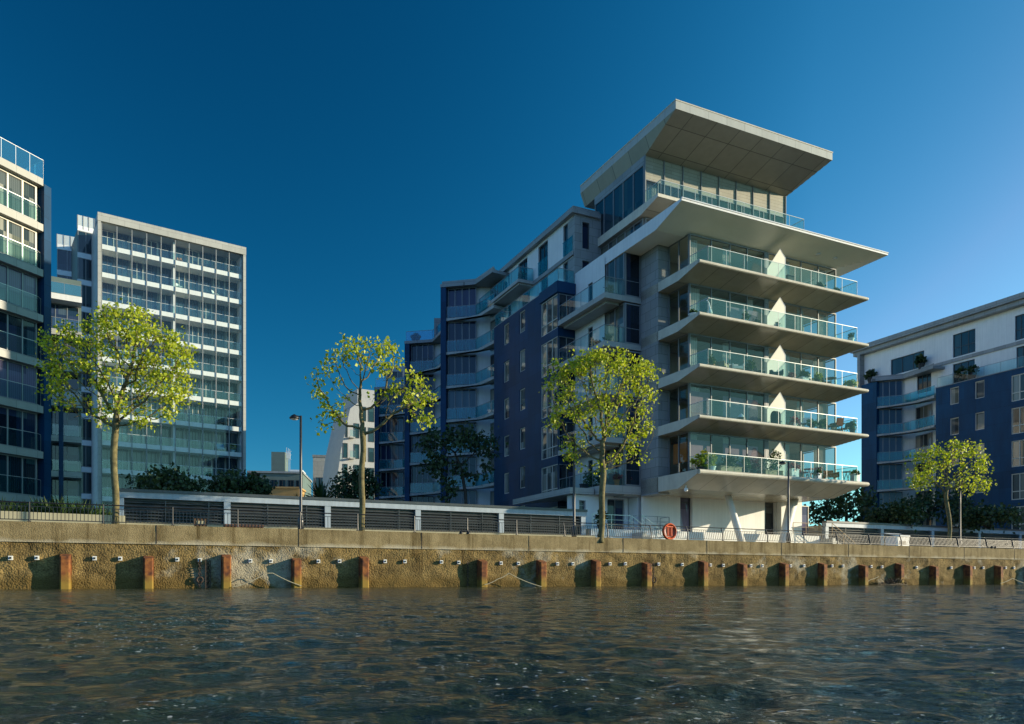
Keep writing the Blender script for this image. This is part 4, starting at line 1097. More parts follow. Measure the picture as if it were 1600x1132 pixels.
# low cream planter wall
t = bthing(Frame(F0.o[0], F0.o[1], 25.6, GZ), 'planter_wall', 'low cream stone planter wall along the promenade at the left', 'wall')
gp = Seg(F0, (-60, 1.0), (20, 1.0))
mb = MB(GZ); 
def pz(px, py, v): return Seg(F0, (-60, v), (20, v)).hit(px, py)
uA = pz(-30, 800, 1.0)[0]-60; uB = pz(195, 812, 1.0)[0]-60; uM = pz(80, 800, 1.0)[0]-60
zA = pz(20, 799, 1.0)[1]; zB = pz(190, 806, 1.0)[1]
mb.add([(uA,1,GZ),(uM,1,GZ),(uB,1,GZ),(uA,1,zA),(uM,1,zA-.02),(uB,1,zB),(uA,1.4,GZ),(uM,1.4,GZ),(uB,1.4,GZ),(uA,1.4,zA),(uM,1.4,zA-.02),(uB,1.4,zB)],
       [(0,1,4,3),(1,2,5,4),(3,4,10,9),(4,5,11,10),(2,8,11,5),(7,6,9,10),(8,7,10,11),(0,3,9,6)])
mb.build('wall_face', M['stone_low'], t)
mb = MB(GZ); mb.box(uB+.01, -5.4, 3.2, 3.6, GZ, 3.06); mb.build('bench_wall', M['stone_low'], t)
mb = MB(); mb.box(uA, uB, 1.41, 4.5, 1.4, 2.95); struct('planting_bed', mb, 'ground')
# raised white terrace at the tower foot with steps and handrails
t = bthing(Frame(F0.o[0], F0.o[1], 25.6, GZ), 'entrance_terrace', 'raised white rendered terrace round the foot of the tower', 'terrace')
mb = MB(GZ); mb.box(-4.75, 15.4, 4.75, 5.98, GZ, 3.6); mb.box(-4.75, -.02, 5.981, 7.48, GZ, 3.598); mb.build('terrace_wall', M['white'], t)
mb = MB(GZ)
for k in range(7): mb.box(-1.9+.28*k, .06, 4.74-.0, 4.0, GZ, 3.6-.2*k-.2) if False else mb.box(-1.6+.3*k, -1.3+.3*k, 3.6, 4.74, GZ, 3.58-.19*(k+1))
mb.build('steps', M['grey_pale'], t)
mb = MB(GZ)
for k in range(7): mb.box(15.42+.3*k, 15.72+.3*k, 3.6, 4.74, GZ, 3.58-.19*(k+1))
mb.build('steps', M['grey_pale'], t)
def hrail(pts, z0s, h, mat='steel', step=1.4):
    mb = MB(GZ)
    for (a, za), (b, zb2) in zip(list(zip(pts, z0s))[:-1], list(zip(pts, z0s))[1:]):
        L_ = math.hypot(b[0]-a[0], b[1]-a[1]); n = max(1, round(L_/step))
        for f in (1.0, .66, .33): mb.bar((a[0],a[1],za+h*f), (b[0],b[1],zb2+h*f), .04 if f == 1 else .022)
        for k in range(n+1):
            q_ = k/n; mb.bar((a[0]+(b[0]-a[0])*q_, a[1]+(b[1]-a[1])*q_, za+(zb2-za)*q_), (a[0]+(b[0]-a[0])*q_, a[1]+(b[1]-a[1])*q_, za+(zb2-za)*q_+h), .035)
    return mb
hrail([(-4.5,5.0),(-1.6,5.0)], [3.6,3.6], .95).build('handrail', M['steel'], t)
hrail([(-1.6,4.8),(.6,4.8)], [3.6,2.2], .9).build('handrail', M['steel'], t)
hrail([(-1.6,3.65),(.6,3.65)], [3.6,2.2], .9).build('handrail', M['steel'], t)
hrail([(-1.4,4.9),(1.5,4.9),(1.5,5.9)], [3.6,3.6,3.6], .95, step=1.0).build('handrail', M['frame'], t)
hrail([(12.8,4.9),(15.4,4.9)], [3.6,3.6], .95).build('handrail', M['wood'], t)
hrail([(15.4,4.8),(17.8,4.8)], [3.6,2.2], .9).build('handrail', M['wood'], t)
hrail([(15.4,3.65),(17.8,3.65)], [3.6,2.2], .9).build('handrail', M['wood'], t)

# ------------------------------------------------------------------ things on the quay
u = QW.a[0]+QW.x(1047); x, y, _ = P(u, QV+.02)
t = thing('lifebuoy', 'round orange lifebuoy housing fixed to the railing in front of the tower', 'lifebuoy', (x,y,2.46), F0.t)
def ring_mb(rows, n=32, c=(0,0,.42)):
    mb = MB(); vs = []; fs = []
    for r, d in rows:
        for k in range(n):
            a = 2*math.pi*k/n; vs.append((c[0]+r*math.cos(a), d, c[2]+r*math.sin(a)))
    for i in range(len(rows)-1):
        for k in range(n): fs.append((i*n+k, i*n+(k+1)%n, (i+1)*n+(k+1)%n, (i+1)*n+k))
    mb.add(vs, fs); return mb
M['orange'] = plain('orange_plastic', (.62,.085,.012), .4, .15, 3)
M['orange_dark'] = plain('dark_orange_plastic', (.20,.02,.006), .5, .2, 3)
ring_mb([(.30,.06),(.36,-.02),(.40,-.06),(.44,-.02),(.44,.08),(.30,.08)]).build('rim', M['orange'], t, smooth=True)
ring_mb([(.31,.0),(.2,.03),(.001,.035)]).build('cover', M['orange_dark'], t)
mb = MB(); 
for dx in (-.14,-.07,.07,.14): mb.bar((dx,-.0,.18),(dx,-.0,.62),.03)
mb.box(-.2,.2,-.03,.0,.64,.70); mb.build('slot_bars', M['orange'], t)
mb = MB(); mb.bar((0,.1,-.0),(0,.1,.5),.06); mb.build('bracket', M['black'], t)

u = QW.a[0]+QW.x(314); x, y, _ = P(u, QV+.35)
t = thing('notice_board', 'small dark wooden box sign on the coping left of the brown bench', 'sign', (x,y,2.46), F0.t)
mb = MB(); mb.box(-.24,.24,-.1,.1,0,.34); mb.build('box', M['rattan'], t)
mb = MB(); mb.box(-.16,.16,-.115,-.101,.12,.24); mb.build('plate', M['stone_low'], t)
mb = MB(); mb.box(-.28,.28,-.13,.13,.341,.37); mb.build('lid', M['black'], t)
u0 = QW.a[0]+QW.x(352); u1 = QW.a[0]+QW.x(415); x, y, _ = P(u0, QV+.5)
t = thing('bench', 'low red brown timber bench on the promenade behind the railing', 'bench', (x,y,2.2), F0.t)
mb = MB()
for k in range(4): mb.box(0, u1-u0, .0+.13*k, .11+.13*k, .32, .42)
mb.build('seat', M['wood_red'], t)
for a in (.25, (u1-u0)/2, u1-u0-.25):
    mb = MB(); mb.box(a-.04,a+.04,.04,.46,0,.319); mb.build('leg', M['black'], t)
u = QW.a[0]+QW.x(726); x, y, _ = P(u, QV+.02)
def bollard(px, label):
    u = QW.a[0]+QW.x(px); x, y, _ = P(u, QV-.02)
    t = thing('mooring_bracket', label, 'mooring bracket', (x,y,2.46), F0.t, 'iron mooring brackets on the coping')
    mb = MB(); mb.tube([(-.2,0,.03),(-.16,0,.13),(0,0,.10),(.16,0,.13),(.2,0,.03)], .04, 8); mb.build('bar', M['black'], t)
    for s in (-.18,.18):
        mb = MB(); mb.lathe((s,0,0), [(.09,0),(.09,.05),(.05,.10),(.02,.14)], 12); mb.build('cleat', M['black'], t)
bollard(726, 'black iron mooring bracket on the coping between the two middle trees')
bollard(1552, 'black iron mooring bracket on the coping near the right edge')
x, y, _ = P(-70 + Seg(F0, (-70, QV+2.2), (190, QV+2.2)).x(1402), QV+2.2)
t = thing('storage_box', 'small white cabinet with tilted lid behind the railing at the right', 'cabinet', (x,y,2.2), F0.t)
mb = MB(); mb.box(-.65,.65,-.4,.4,0,1.0); mb.build('body', M['white'], t)
mb = MB(); mb.add([(-.7,-.45,1.0),(.7,-.45,1.0),(.7,.45,1.2),(-.7,.45,1.2),(-.7,-.45,1.06),(.7,-.45,1.06),(.7,.45,1.26),(-.7,.45,1.26)], [(0,3,2,1),(4,5,6,7),(0,1,5,4),(1,2,6,5),(2,3,7,6),(3,0,4,7)]); mb.build('lid', M['white'], t)
mb = MB(); mb.box(-.3,.3,-.42,-.401,.45,.7); mb.build('vent', M['black'], t)

# ropes and chains on the wall
def rope(pts, name, label, cat, mat, r=.018, off=.16, group=None):
    w = [QW.hit(px, py, off) for px, py in pts]
    # sag between the pins
    P3 = []
    for (s0,z0),(s1,z1) in zip(w[:-1], w[1:]):
        for k in range(9):
            f = k/8; P3.append((QW.a[0]+s0+(s1-s0)*f, QV-off, z0+(z1-z0)*f - .035*math.sin(math.pi*f)*(abs(s1-s0)>.5)))
    mb = MB(); mb.tube(P3, r, 6); o = mb.build(name, M[mat]); o.location = (F0.o[0],F0.o[1],0); o.rotation_euler = (0,0,F0.t)
    tag(o, label, cat, group)
rope([(363,918),(400,905),(418,896),(426,896),(471,916)], 'mooring_rope', 'pale slack rope on the wall between the ladder chains and the lamp post pile', 'rope', 'rope', .02, .47, 'mooring ropes')
rope([(757,914),(778,905),(795,896),(806,902),(846,917)], 'mooring_rope', 'pale slack rope peaking right of the pile near the middle', 'rope', 'rope', .02, .47, 'mooring ropes')
rope([(1350,911),(1360,906),(1373,901)], 'mooring_rope', 'short pale rope just left of the driftwood heap', 'rope', 'rope', .02, .3, 'mooring ropes')
rope([(1563,912),(1582,904),(1605,913)], 'mooring_rope', 'pale slack rope at the far right piles', 'rope', 'rope', .022, .47, 'mooring ropes')
def chain(px, py0, py1, name, label, ring=0, ladder=0, off=.12):
    s, z1 = QW.hit(px, py0, off); _, z0 = QW.hit(px, py1, off); z0 = max(z0, -.1)
    x, y, _ = P(QW.a[0]+s, QV-off); t = thing(name, label, 'chain', (x,y,z0), F0.t, 'rusty chains on the quay wall')
    mb = MB(); z = 0; k = 0
    while z < z1-z0:
        w = .05 if k % 2 else .02; d = .02 if k % 2 else .05
        mb.tube([(-w,-d*.0,z),(-w*1.0,-d,z+.06),(0,0,z+.12),(w,d,z+.06),(w,0,z)], .017, 6); z += .10; k += 1
    mb.build('links', M['rust_chain'], t)
    if ring:
        zz = (z1-z0)*.28; mb = MB()
        mb.tube([(ring*math.cos(a), -.05, zz+ring*math.sin(a)) for a in np.linspace(0, 2*math.pi, 17)], .035, 8, cap=False); mb.build('ring', M['rust_chain'], t)
    if ladder:
        mb = MB()
        for q_ in (-ladder, ladder): mb.bar((q_,-.04,0),(q_,-.04,z1-z0),.035)
        for k in range(5): mb.bar((-ladder,-.04,.12+k*.2),(ladder,-.04,.12+k*.2),.03)
        mb.build('ladder_bars', M['rust_chain'], t)
chain(312, 876, 918, 'mooring_chain', 'rusty chain with a ring hanging left of the third pile', ring=.11)
chain(325, 876, 921, 'mooring_chain', 'narrow hanging chain ladder just left of the third pile', ladder=.09)
chain(731, 880, 919, 'mooring_chain', 'thin hanging chain left of the pile near the middle')
chain(1021, 882, 916, 'mooring_chain', 'heavy dark chain with ring hanging below and left of the lifebuoy', ring=.13)
x, y, _ = P(QW.a[0]+QW.x(1383), QV-.55)
rg = random.Random(5); mb = MB()
for k in range(60):
    a = rg.uniform(0, math.pi*2); L_ = rg.uniform(.2,.8); px_, py_ = rg.gauss(0,.45), rg.gauss(0,.16)
    z = max(0, .12*(1-abs(px_))+rg.uniform(-.05,.2))
    mb.tube([(px_,py_,z),(px_+L_*.5*math.cos(a),py_+.2*math.sin(a),z+rg.uniform(0,.2)),(px_+L_*math.cos(a),py_+.3*math.sin(a),z+rg.uniform(-.05,.35))], [.022,.016,.008], 5)
mb.tube([(-1.2,-.2,.0),(.2,-.25,.08),(1.3,-.2,-.02)], [.05,.06,.03], 7)
o = mb.build('driftwood', M['drift']); o.location = (x,y,-.02); o.rotation_euler = (0,0,F0.t)
tag(o, 'heap of dark driftwood and branches caught at the waterline between two piles', 'driftwood')
# ================================================================== trees and plants
def leaf_cloud(pts, per, spread, size, rng, name, mat, parent, droop=.2, shape=0):
    """leaf faces scattered round the given points: each a folded five-point leaf"""
    n = len(pts)*per
    if n == 0: return None
    c = np.repeat(np.asarray(pts, float), per, 0) + rng.normal(0, spread, (n,3))*np.array([1,1,.85])
    s = size*rng.uniform(.6, 1.3, n)
    a = rng.uniform(0, 2*np.pi, n); tilt = rng.normal(-droop, .75, n)
    d = np.stack([np.cos(a)*np.cos(tilt), np.sin(a)*np.cos(tilt), np.sin(tilt)], 1)
    r = rng.normal(0, 1, (n,3)); side = np.cross(d, r); side /= np.linalg.norm(side, axis=1)[:,None]+1e-9
    nn = np.cross(d, side)
    S = s[:,None]
    w = .42 if shape == 0 else .16
    p0 = c; p1 = c + d*S*.45 + side*S*w + nn*S*.10; p2 = c + d*S; p3 = c + d*S*.45 - side*S*w + nn*S*.10
    vs = np.stack([p0,p1,p2,p3], 1).reshape(-1,3)
    i = np.arange(n)*4
    f = np.stack([i,i+1,i+2,i,i+2,i+3], 1).reshape(-1,3)
    me = bpy.data.meshes.new(name)
    me.vertices.add(len(vs)); me.vertices.foreach_set('co', vs.ravel().astype(np.float32))
    me.loops.add(f.size); me.loops.foreach_set('vertex_index', f.ravel().astype(np.int32))
    me.polygons.add(len(f)); me.polygons.foreach_set('loop_start', np.arange(0, f.size, 3, dtype=np.int32))
    me.update(calc_edges=True); me.materials.append(M[mat])
    o = bpy.data.objects.new(name, me); COL.objects.link(o)
    if parent: o.parent = parent
    return o

def tree(label, Y, trunk, blobs, seed, natt=420, per=14, spread=.20, size=.20, r0=.15, leaf='leaf', bark='bark', group=None, name='plane_tree', basez=GZ, step=.22, kill=.42, depth=1.0, tipr=.011, only_tips=2, thin=-.16):
    rng = np.random.default_rng(seed)
    tp = [np.array(at(px, py, Y)) for px, py in trunk]
    tp[0][2] = basez
    base = tp[0].copy()
    # attractors inside the crown lobes
    att = []
    area = np.array([b[2]*b[3]*(b[4] if len(b) > 4 else 1) for b in blobs]); area = area/area.sum()
    for b, fr in zip(blobs, area):
        cx, _, cz = at(b[0], b[1], Y); rx = b[2]/FPX*Y; rz = b[3]/FPX*Y
        k = max(4, int(natt*fr))
        q = rng.normal(0, 1, (k,3)); q /= np.linalg.norm(q, axis=1)[:,None]; q *= rng.uniform(.2, 1.12, (k,1))**.45
        dy = (b[5] if len(b) > 5 else rng.uniform(-.3,.3)*rx)
        att.append(np.stack([cx+q[:,0]*rx, Y+dy+q[:,1]*max(rx,rz)*depth, cz+q[:,2]*rz], 1))
    att = np.concatenate(att)
    nodes = [tp[0]]; par = [-1]
    for a, b in zip(tp[:-1], tp[1:]):
        n = max(1, int(np.linalg.norm(b-a)/step))
        for k in range(1, n+1):
            nodes.append(a+(b-a)*k/n + np.array([.035*math.sin(2.1*len(nodes)*.25+seed), .03*math.cos(1.7*len(nodes)*.25), 0])); par.append(len(nodes)-2)
    ntrunk = len(nodes); lowest = int(ntrunk*.80)
    alive = np.ones(len(att), bool)
    for it in range(140):
        P_ = np.array(nodes); A_ = att[alive]
        if len(A_) == 0: break
        use = P_[lowest:]
        D = np.linalg.norm(A_[:,None,:]-use[None], axis=2)
        near = D.argmin(1); dm = D.min(1)
        ok = dm < (6.0 if it < 12 else 3.5)
        new = {}
        for i in np.where(ok)[0]:
            new.setdefault(near[i], []).append((A_[i]-use[near[i]])/max(dm[i],1e-6))
        if not new: break
        for j, ds in new.items():
            d = np.sum(ds, 0); d = d/ (np.linalg.norm(d)+1e-9) + rng.normal(0,.18,3) + np.array([0,0,.06])
            d /= np.linalg.norm(d)
            p = use[j]+d*step
            nodes.append(p); par.append(j+lowest)
        Pn = np.array(nodes[-len(new):])
        idx = np.where(alive)[0]
        dk = np.linalg.norm(att[idx][:,None]-Pn[None], axis=2).min(1)
        alive[idx[dk < kill]] = False
        if len(nodes) > 3500: break
    n = len(nodes); P_ = np.array(nodes); kids = [[] for _ in range(n)]
    for i, p in enumerate(par):
        if p >= 0: kids[p].append(i)
    rad = np.zeros(n); hgt = np.zeros(n, int)
    for i in range(n-1, -1, -1):
        if not kids[i]: rad[i] = tipr
        else:
            rad[i] = sum(rad[k]**2.25 for k in kids[i])**(1/2.25); hgt[i] = 1+max(hgt[k] for k in kids[i])
    kf = r0/rad[int(ntrunk*.4)]
    rad = np.where(rad > .03, rad*kf, rad) if False else tipr + (rad-tipr)*(r0-tipr)/(rad[int(ntrunk*.4)]-tipr)
    # trunk flare at the foot and slight knobbliness
    for i in range(ntrunk): rad[i] = max(rad[i], r0*(1.0-.25*i/ntrunk)*(1+.5*math.exp(-i*.9))) if i < lowest else rad[i]
    t = thing(name, label, 'tree', tuple(base), 0, group)
    mb = MB()
    # chains of nodes as tapering tubes
    done = set()
    def chain_from(i):
        c = [i]
        while kids[c[-1]]:
            k = max(kids[c[-1]], key=lambda q: rad[q]); c.append(k)
        return c
    starts = [0]
    while starts:
        s0 = starts.pop()
        c = chain_from(s0)
        pts = ([P_[par[s0]]] if par[s0] >= 0 else []) + [P_[q] for q in c]
        rr = ([min(rad[par[s0]], rad[s0]*1.3)] if par[s0] >= 0 else []) + [rad[q] for q in c]
        if len(pts) >= 2:
            pts = [tuple(p-base) for p in pts]
            mb.tube(pts, [float(x) for x in rr], 8 if rr[0] > .06 else 5 if rr[0] > .025 else 4)
        for q in c:
            m = max(kids[q], key=lambda z: rad[z]) if kids[q] else None
            starts += [z for z in kids[q] if z != m]
    mb.build('trunk', M[bark], t, smooth=True)
    tips = P_[(hgt <= only_tips) & (np.arange(n) >= ntrunk)] - base
    from mathutils import noise as _nz
    keep = np.array([_nz.noise(Vector(q*.95+seed)) > thin for q in tips]); tips = tips[keep]
    leaf_cloud(tips, per, spread, size, rng, 'crown', leaf, t)
    return t

tree('tall plane tree with a broad dense yellow green crown at the left', 29.6, [(181,819),(180,760),(178,690),(180,655)],
     [(190,512,52,32),(205,500,30,20),(125,545,52,38),(235,548,56,42),(110,600,40,32),(250,600,46,34,.9),(180,580,60,40),(135,640,44,26,.8),(225,645,50,24,.8),(92,560,24,24,.8),(282,565,20,24,.8)], 11, natt=1400, per=28, spread=.17, size=.125, kill=.33, r0=.13, group='plane trees on the promenade')
tree('sparse young plane tree with open thin foliage in the middle', 34.0, [(566,832),(565,770),(567,705),(565,670)],
     [(575,552,56,26,.9),(530,560,24,24,.7),(512,590,24,26,.8),(540,610,26,24,.7),(600,580,26,22,.8),(645,615,40,28,.8),(662,648,24,24,.6),(630,590,26,20,.5),(497,610,20,22,.5),(520,640,26,24,.8),(500,665,18,12,.6),(600,625,28,22,.7),(560,600,20,30,.6)], 23, natt=800, per=13, spread=.18, size=.17, r0=.13, group='plane trees on the promenade', kill=.5, thin=-.42)
tree('plane tree with upright branches standing in front of the tower', 38.4, [(938,846),(941,790),(942,740),(940,718)],
     [(940,590,64,42),(885,590,34,34,.8),(1000,600,32,40,.9),(880,640,30,34,.8),(950,650,50,36,.7),(1000,660,26,44,.8),(905,690,34,28,.7),(975,715,40,18,.7),(905,725,18,16,.5),(930,560,30,18)], 31, natt=1200, per=24, spread=.19, size=.15, r0=.15, group='plane trees on the promenade')
tree('small plane tree with a leaning layered crown at the right', 50.5, [(1484,862),(1484,830),(1481,800),(1479,775)],
     [(1490,705,34,18),(1450,720,34,18),(1515,722,24,24,.8),(1440,750,24,20,.8),(1480,745,40,20),(1520,755,30,18,.9),(1430,735,14,14,.6)], 47, natt=520, per=20, spread=.22, size=.17, r0=.13, group='plane trees on the promenade')
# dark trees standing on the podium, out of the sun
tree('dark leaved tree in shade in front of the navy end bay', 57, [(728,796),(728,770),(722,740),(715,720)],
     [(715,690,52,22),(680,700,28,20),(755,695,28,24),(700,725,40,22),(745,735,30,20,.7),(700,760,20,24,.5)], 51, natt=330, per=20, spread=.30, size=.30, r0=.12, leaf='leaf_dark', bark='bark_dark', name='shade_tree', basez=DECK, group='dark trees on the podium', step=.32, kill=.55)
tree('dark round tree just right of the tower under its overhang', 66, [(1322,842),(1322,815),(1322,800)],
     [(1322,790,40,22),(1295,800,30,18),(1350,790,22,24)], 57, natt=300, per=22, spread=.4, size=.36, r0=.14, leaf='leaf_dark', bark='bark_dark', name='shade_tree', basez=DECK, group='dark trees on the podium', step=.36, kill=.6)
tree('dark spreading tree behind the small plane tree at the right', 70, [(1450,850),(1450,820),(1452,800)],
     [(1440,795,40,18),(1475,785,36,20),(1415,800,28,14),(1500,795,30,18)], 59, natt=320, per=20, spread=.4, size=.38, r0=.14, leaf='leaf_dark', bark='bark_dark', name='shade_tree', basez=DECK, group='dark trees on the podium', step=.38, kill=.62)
def bush(label, px, py, Y, rx, rz, seed, leaf='leaf_dark', n=90, per=26, size=.26, name='bush', group=None, basez=DECK, cat='bush', squash=1.0):
    rng = np.random.default_rng(seed)
    cx, cy, cz = at(px, py, Y); RX = rx/FPX*Y; RZ = rz/FPX*Y
    t = thing(name, label, cat, (cx, cy, basez), 0, group)
    q = rng.normal(0,1,(n,3)); q /= np.linalg.norm(q,axis=1)[:,None]; q *= rng.uniform(.3,1,(n,1))**.4
    pts = q*np.array([RX, RX*.9*squash, RZ]); pts[:,2] += cz-basez; pts[:,2] = np.maximum(pts[:,2], .15)
    leaf_cloud(pts, per, .17*RX, size, rng, 'foliage', leaf, t)
    mb = MB()
    for k in range(9):
        e = pts[rng.integers(n)]; mb.tube([(0,0,0),(e[0]*.4,e[1]*.4,e[2]*.55),tuple(e)], [.05,.03,.012], 5)
    mb.build('stem', M['bark_dark'], t)
    return t
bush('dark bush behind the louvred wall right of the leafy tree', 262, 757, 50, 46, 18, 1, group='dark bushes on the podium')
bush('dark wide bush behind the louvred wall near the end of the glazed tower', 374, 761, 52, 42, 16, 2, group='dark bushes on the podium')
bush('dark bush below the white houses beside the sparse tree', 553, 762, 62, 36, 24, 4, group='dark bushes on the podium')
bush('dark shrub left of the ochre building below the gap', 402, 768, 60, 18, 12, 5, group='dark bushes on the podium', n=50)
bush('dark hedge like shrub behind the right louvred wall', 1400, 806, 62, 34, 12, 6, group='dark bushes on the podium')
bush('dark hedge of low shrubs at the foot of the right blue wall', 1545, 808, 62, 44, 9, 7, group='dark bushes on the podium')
def spiky(label, x, y, z, n, ln, seed, leaf, name, group=None, cat='plant', trunk=0, width=.05, up=.9):
    rng = np.random.default_rng(seed)
    t = thing(name, label, cat, (x,y,z), 0, group); vs = []; fs = []
    for k in range(n):
        a = rng.uniform(0, 6.283); el = rng.uniform(.15, 1.45)*up; L_ = ln*rng.uniform(.6,1.15)
        d = np.array([math.cos(a)*math.cos(el), math.sin(a)*math.cos(el), math.sin(el)]); sd = np.array([-math.sin(a), math.cos(a), 0])*width
        p0 = np.array([0,0,trunk]); p1 = p0+d*L_*.55; p2 = p0+d*L_-np.array([0,0,L_*.22*math.cos(el)])
        i = len(vs); vs += [p0-sd*.5, p0+sd*.5, p1+sd, p1-sd, p2]; fs += [(i,i+1,i+2,i+3),(i+3,i+2,i+4)]
    me = bpy.data.meshes.new('leaf_tuft'); me.from_pydata([tuple(v) for v in vs], [], fs); me.materials.append(M[leaf]); o = bpy.data.objects.new('leaf_tuft', me); COL.objects.link(o); o.parent = t
    if trunk:
        mb = MB(); mb.tube([(0,0,0),(.05,0,trunk*.5),(0,0,trunk)], [.12,.1,.09], 8); mb.build('trunk', M['bark_dark'], t)
    return t
for i, px in enumerate((6,22,38,52,66,80,94,108,122,137,152,166)):
    s = Seg(F0, (-60, 2.4+.5*(i%3)), (20, 2.4+.5*(i%3))); u = s.x(px)-60; x, y, _ = P(u, 2.4+.5*(i%3))
    spiky('spiky dark green plant in the long bed behind the cream planter wall', x, y, 2.9, 110, 1.35 if 3 < i < 9 else 1.1, 60+i, 'leaf_mid' if i % 3 else 'leaf_dark', 'spiky_plant', 'spiky plants in the planter bed', width=.04)
x, y, z = at(503, 790, 58); spiky('dark palm with drooping fronds over the wall left of the sparse tree', x, y, DECK, 90, 2.3, 91, 'leaf_dark', 'palm_tree', cat='palm', trunk=1.6, width=.10)
x, y, z = at(470, 790, 60); spiky('small dark palm behind the lamp post over the wall', x, y, DECK, 60, 1.6, 92, 'leaf_dark', 'palm_tree', cat='palm', trunk=1.2, width=.09)

# ================================================================== furniture and pots on the terraces
def at_balcony(px, v, z):
    s = Seg(F0, (0, v), (20, v)); u = s.x(px); x, y = F0.w(u, v); return (x, y, z)
def pot(px, v, z, label, leaf, r=.17, h=.34, pr=.3, ph=.35, mat='white', seed=1, name='potted_plant', loc_=None, sz=.13, box=0, group=None):
    t = thing(name, label, 'potted plant', loc_ or at_balcony(px, v, z), F0.t, group)
    mb = MB()
    if box:
        mb.box(-box,box,-.17,.17,0,h); mb.box(-box-.03,box+.03,-.2,.2,h-.05,h-.001)
    else: mb.lathe((0,0,0), [(r*.72,0),(r*.95,h*.8),(r*1.1,h*.82),(r*1.1,h),(r*.9,h),(r*.88,h*.92)], 16)
    mb.build('planter' if box else 'pot', M[mat], t, smooth=False)
    rng = np.random.default_rng(seed); k = 26 if not box else 50
    q = rng.normal(0,1,(k,3)); q /= np.linalg.norm(q,axis=1)[:,None]
    pts = q*np.array([max(pr,box), pr*.7, ph])*rng.uniform(.3,1,(k,1)); pts[:,2] += h+ph*.7
    leaf_cloud(pts, 12, .07, sz, rng, 'foliage', leaf, t)
    mb = MB(); 
    for a in range(5): e = pts[a*3]; mb.tube([(e[0]*.1,0,h*.9),(e[0]*.6,e[1]*.6,(h+e[2])/2),tuple(e)], [.015,.012,.006], 4)
    mb.build('stem', M['bark_dark'], t)
    return t
def chair(px, v, z, label, mat, rz=0, group=None, lounge=False):
    t = thing('chair', label, 'chair', at_balcony(px, v, z), F0.t+rz, group)
    w = .27 if not lounge else .36; sh = .44 if not lounge else .34
    mb = MB(); mb.box(-w,w,-w,w,sh,sh+(.05 if not lounge else .16)); mb.build('seat', M[mat], t)
    mb = MB(); mb.add([(-w,w-.04,sh),(w,w-.04,sh),(w,w+.10,sh+.5),(-w,w+.10,sh+.5),(-w,w+.02,sh),(w,w+.02,sh),(w,w+.16,sh+.5),(-w,w+.16,sh+.5)],
        [(0,1,2,3),(7,6,5,4),(0,4,5,1),(1,5,6,2),(2,6,7,3),(3,7,4,0)]); mb.build('backrest', M[mat], t)
    for sx in (-1,1):
        for sy in (-1,1):
            mb = MB(); mb.bar((sx*(w-.03),sy*(w-.03),sh),(sx*(w+.01),sy*(w+.01),0),.035); mb.build('leg', M['frame_dark'], t)
        if lounge:
            mb = MB(); mb.box(sx*w-.04,sx*w+.04,-w,w,sh-.05,sh+.30); mb.build('armrest', M[mat], t)
    return t
def table(px, v, z, label, mat, r=.36, cross=False):
    t = thing('table', label, 'table', at_balcony(px, v, z), F0.t)
    mb = MB(); mb.lathe((0,0,.70), [(r,0),(r,.035)], 20); mb.build('tabletop', M[mat], t)
    for a in (0.6, 2.2, 3.74, 5.34):
        mb = MB(); mb.bar((r*.75*math.cos(a),r*.75*math.sin(a),.7),(-r*.6*math.cos(a) if cross else r*.8*math.cos(a),r*.8*math.sin(a),0),.03); mb.build('leg', M[mat], t)
    return t
L1, L2, L3, L4, L5 = LV
# top balcony
x = thing('outdoor_heater', 'dark cube shaped cabinet beside the screen on the top balcony', 'cabinet', at_balcony(1231, 1.2, L1), F0.t)
mb = MB(); mb.box(-.3,.3,-.3,.3,.08,.75); mb.build('body', M['char'], x)
mb = MB(); mb.box(-.33,.33,-.33,.33,.751,.80); mb.build('lid', M['frame_dark'], x)
for sx in (-.25,.25):
    mb = MB(); mb.box(sx-.03,sx+.03,-.2,.2,0,.079); mb.build('foot', M['black'], x)
pot(1281, .8, L1, 'small white pot with dark clipped bush near the right end of the top balcony', 'leaf_dark', .15, .34, .2, .2, seed=3)
pot(1306, .8, L1, 'low dark plant in a pot at the right corner of the top balcony', 'leaf_dark', .14, .25, .22, .2, mat='rattan', seed=4)
# second
t = thing('heron_statue', 'white curved garden bird statue at the left corner of the second balcony', 'statue', at_balcony(1108, 1.0, L2), F0.t)
mb = MB(); mb.tube([(0,0,.45),(.05,0,.8),(-.03,0,1.1),(-.16,0,1.24),(-.32,0,1.18)], [.10,.06,.045,.05,.015], 10); mb.build('neck', M['white'], t, smooth=True)
mb = MB(); mb.tube([(.25,0,.48),(.1,0,.55),(-.1,0,.5)], [.03,.17,.10], 10); mb.build('body', M['white'], t, smooth=True)
for sx in (-.05,.05):
    mb = MB(); mb.bar((0,sx,.48),(0,sx,0),.03); mb.build('leg', M['rattan'], t)
pot(1084, 1.1, L2, 'low white bowl planter at the left end of the second balcony', 'leaf_mid', .3, .26, .2, .1, seed=5)
pot(1165, 1.0, L2, 'slim pale pot with small plant in the middle left of the second balcony', 'leaf_mid', .13, .5, .15, .2, seed=6)
pot(1183, 1.3, L2, 'dark leafy pot plant left of the screen on the second balcony', 'leaf_dark', .17, .35, .28, .3, mat='char', seed=7)
pot(1219, 1.0, L2, 'green plant in front of the screen on the second balcony', 'leaf_mid', .16, .3, .25, .3, mat='char', seed=8)
pot(1330, .8, L2, 'round clipped bush in a tall cream pot at the right corner of the second balcony', 'leaf_dark', .19, .52, .22, .2, seed=9, sz=.09)
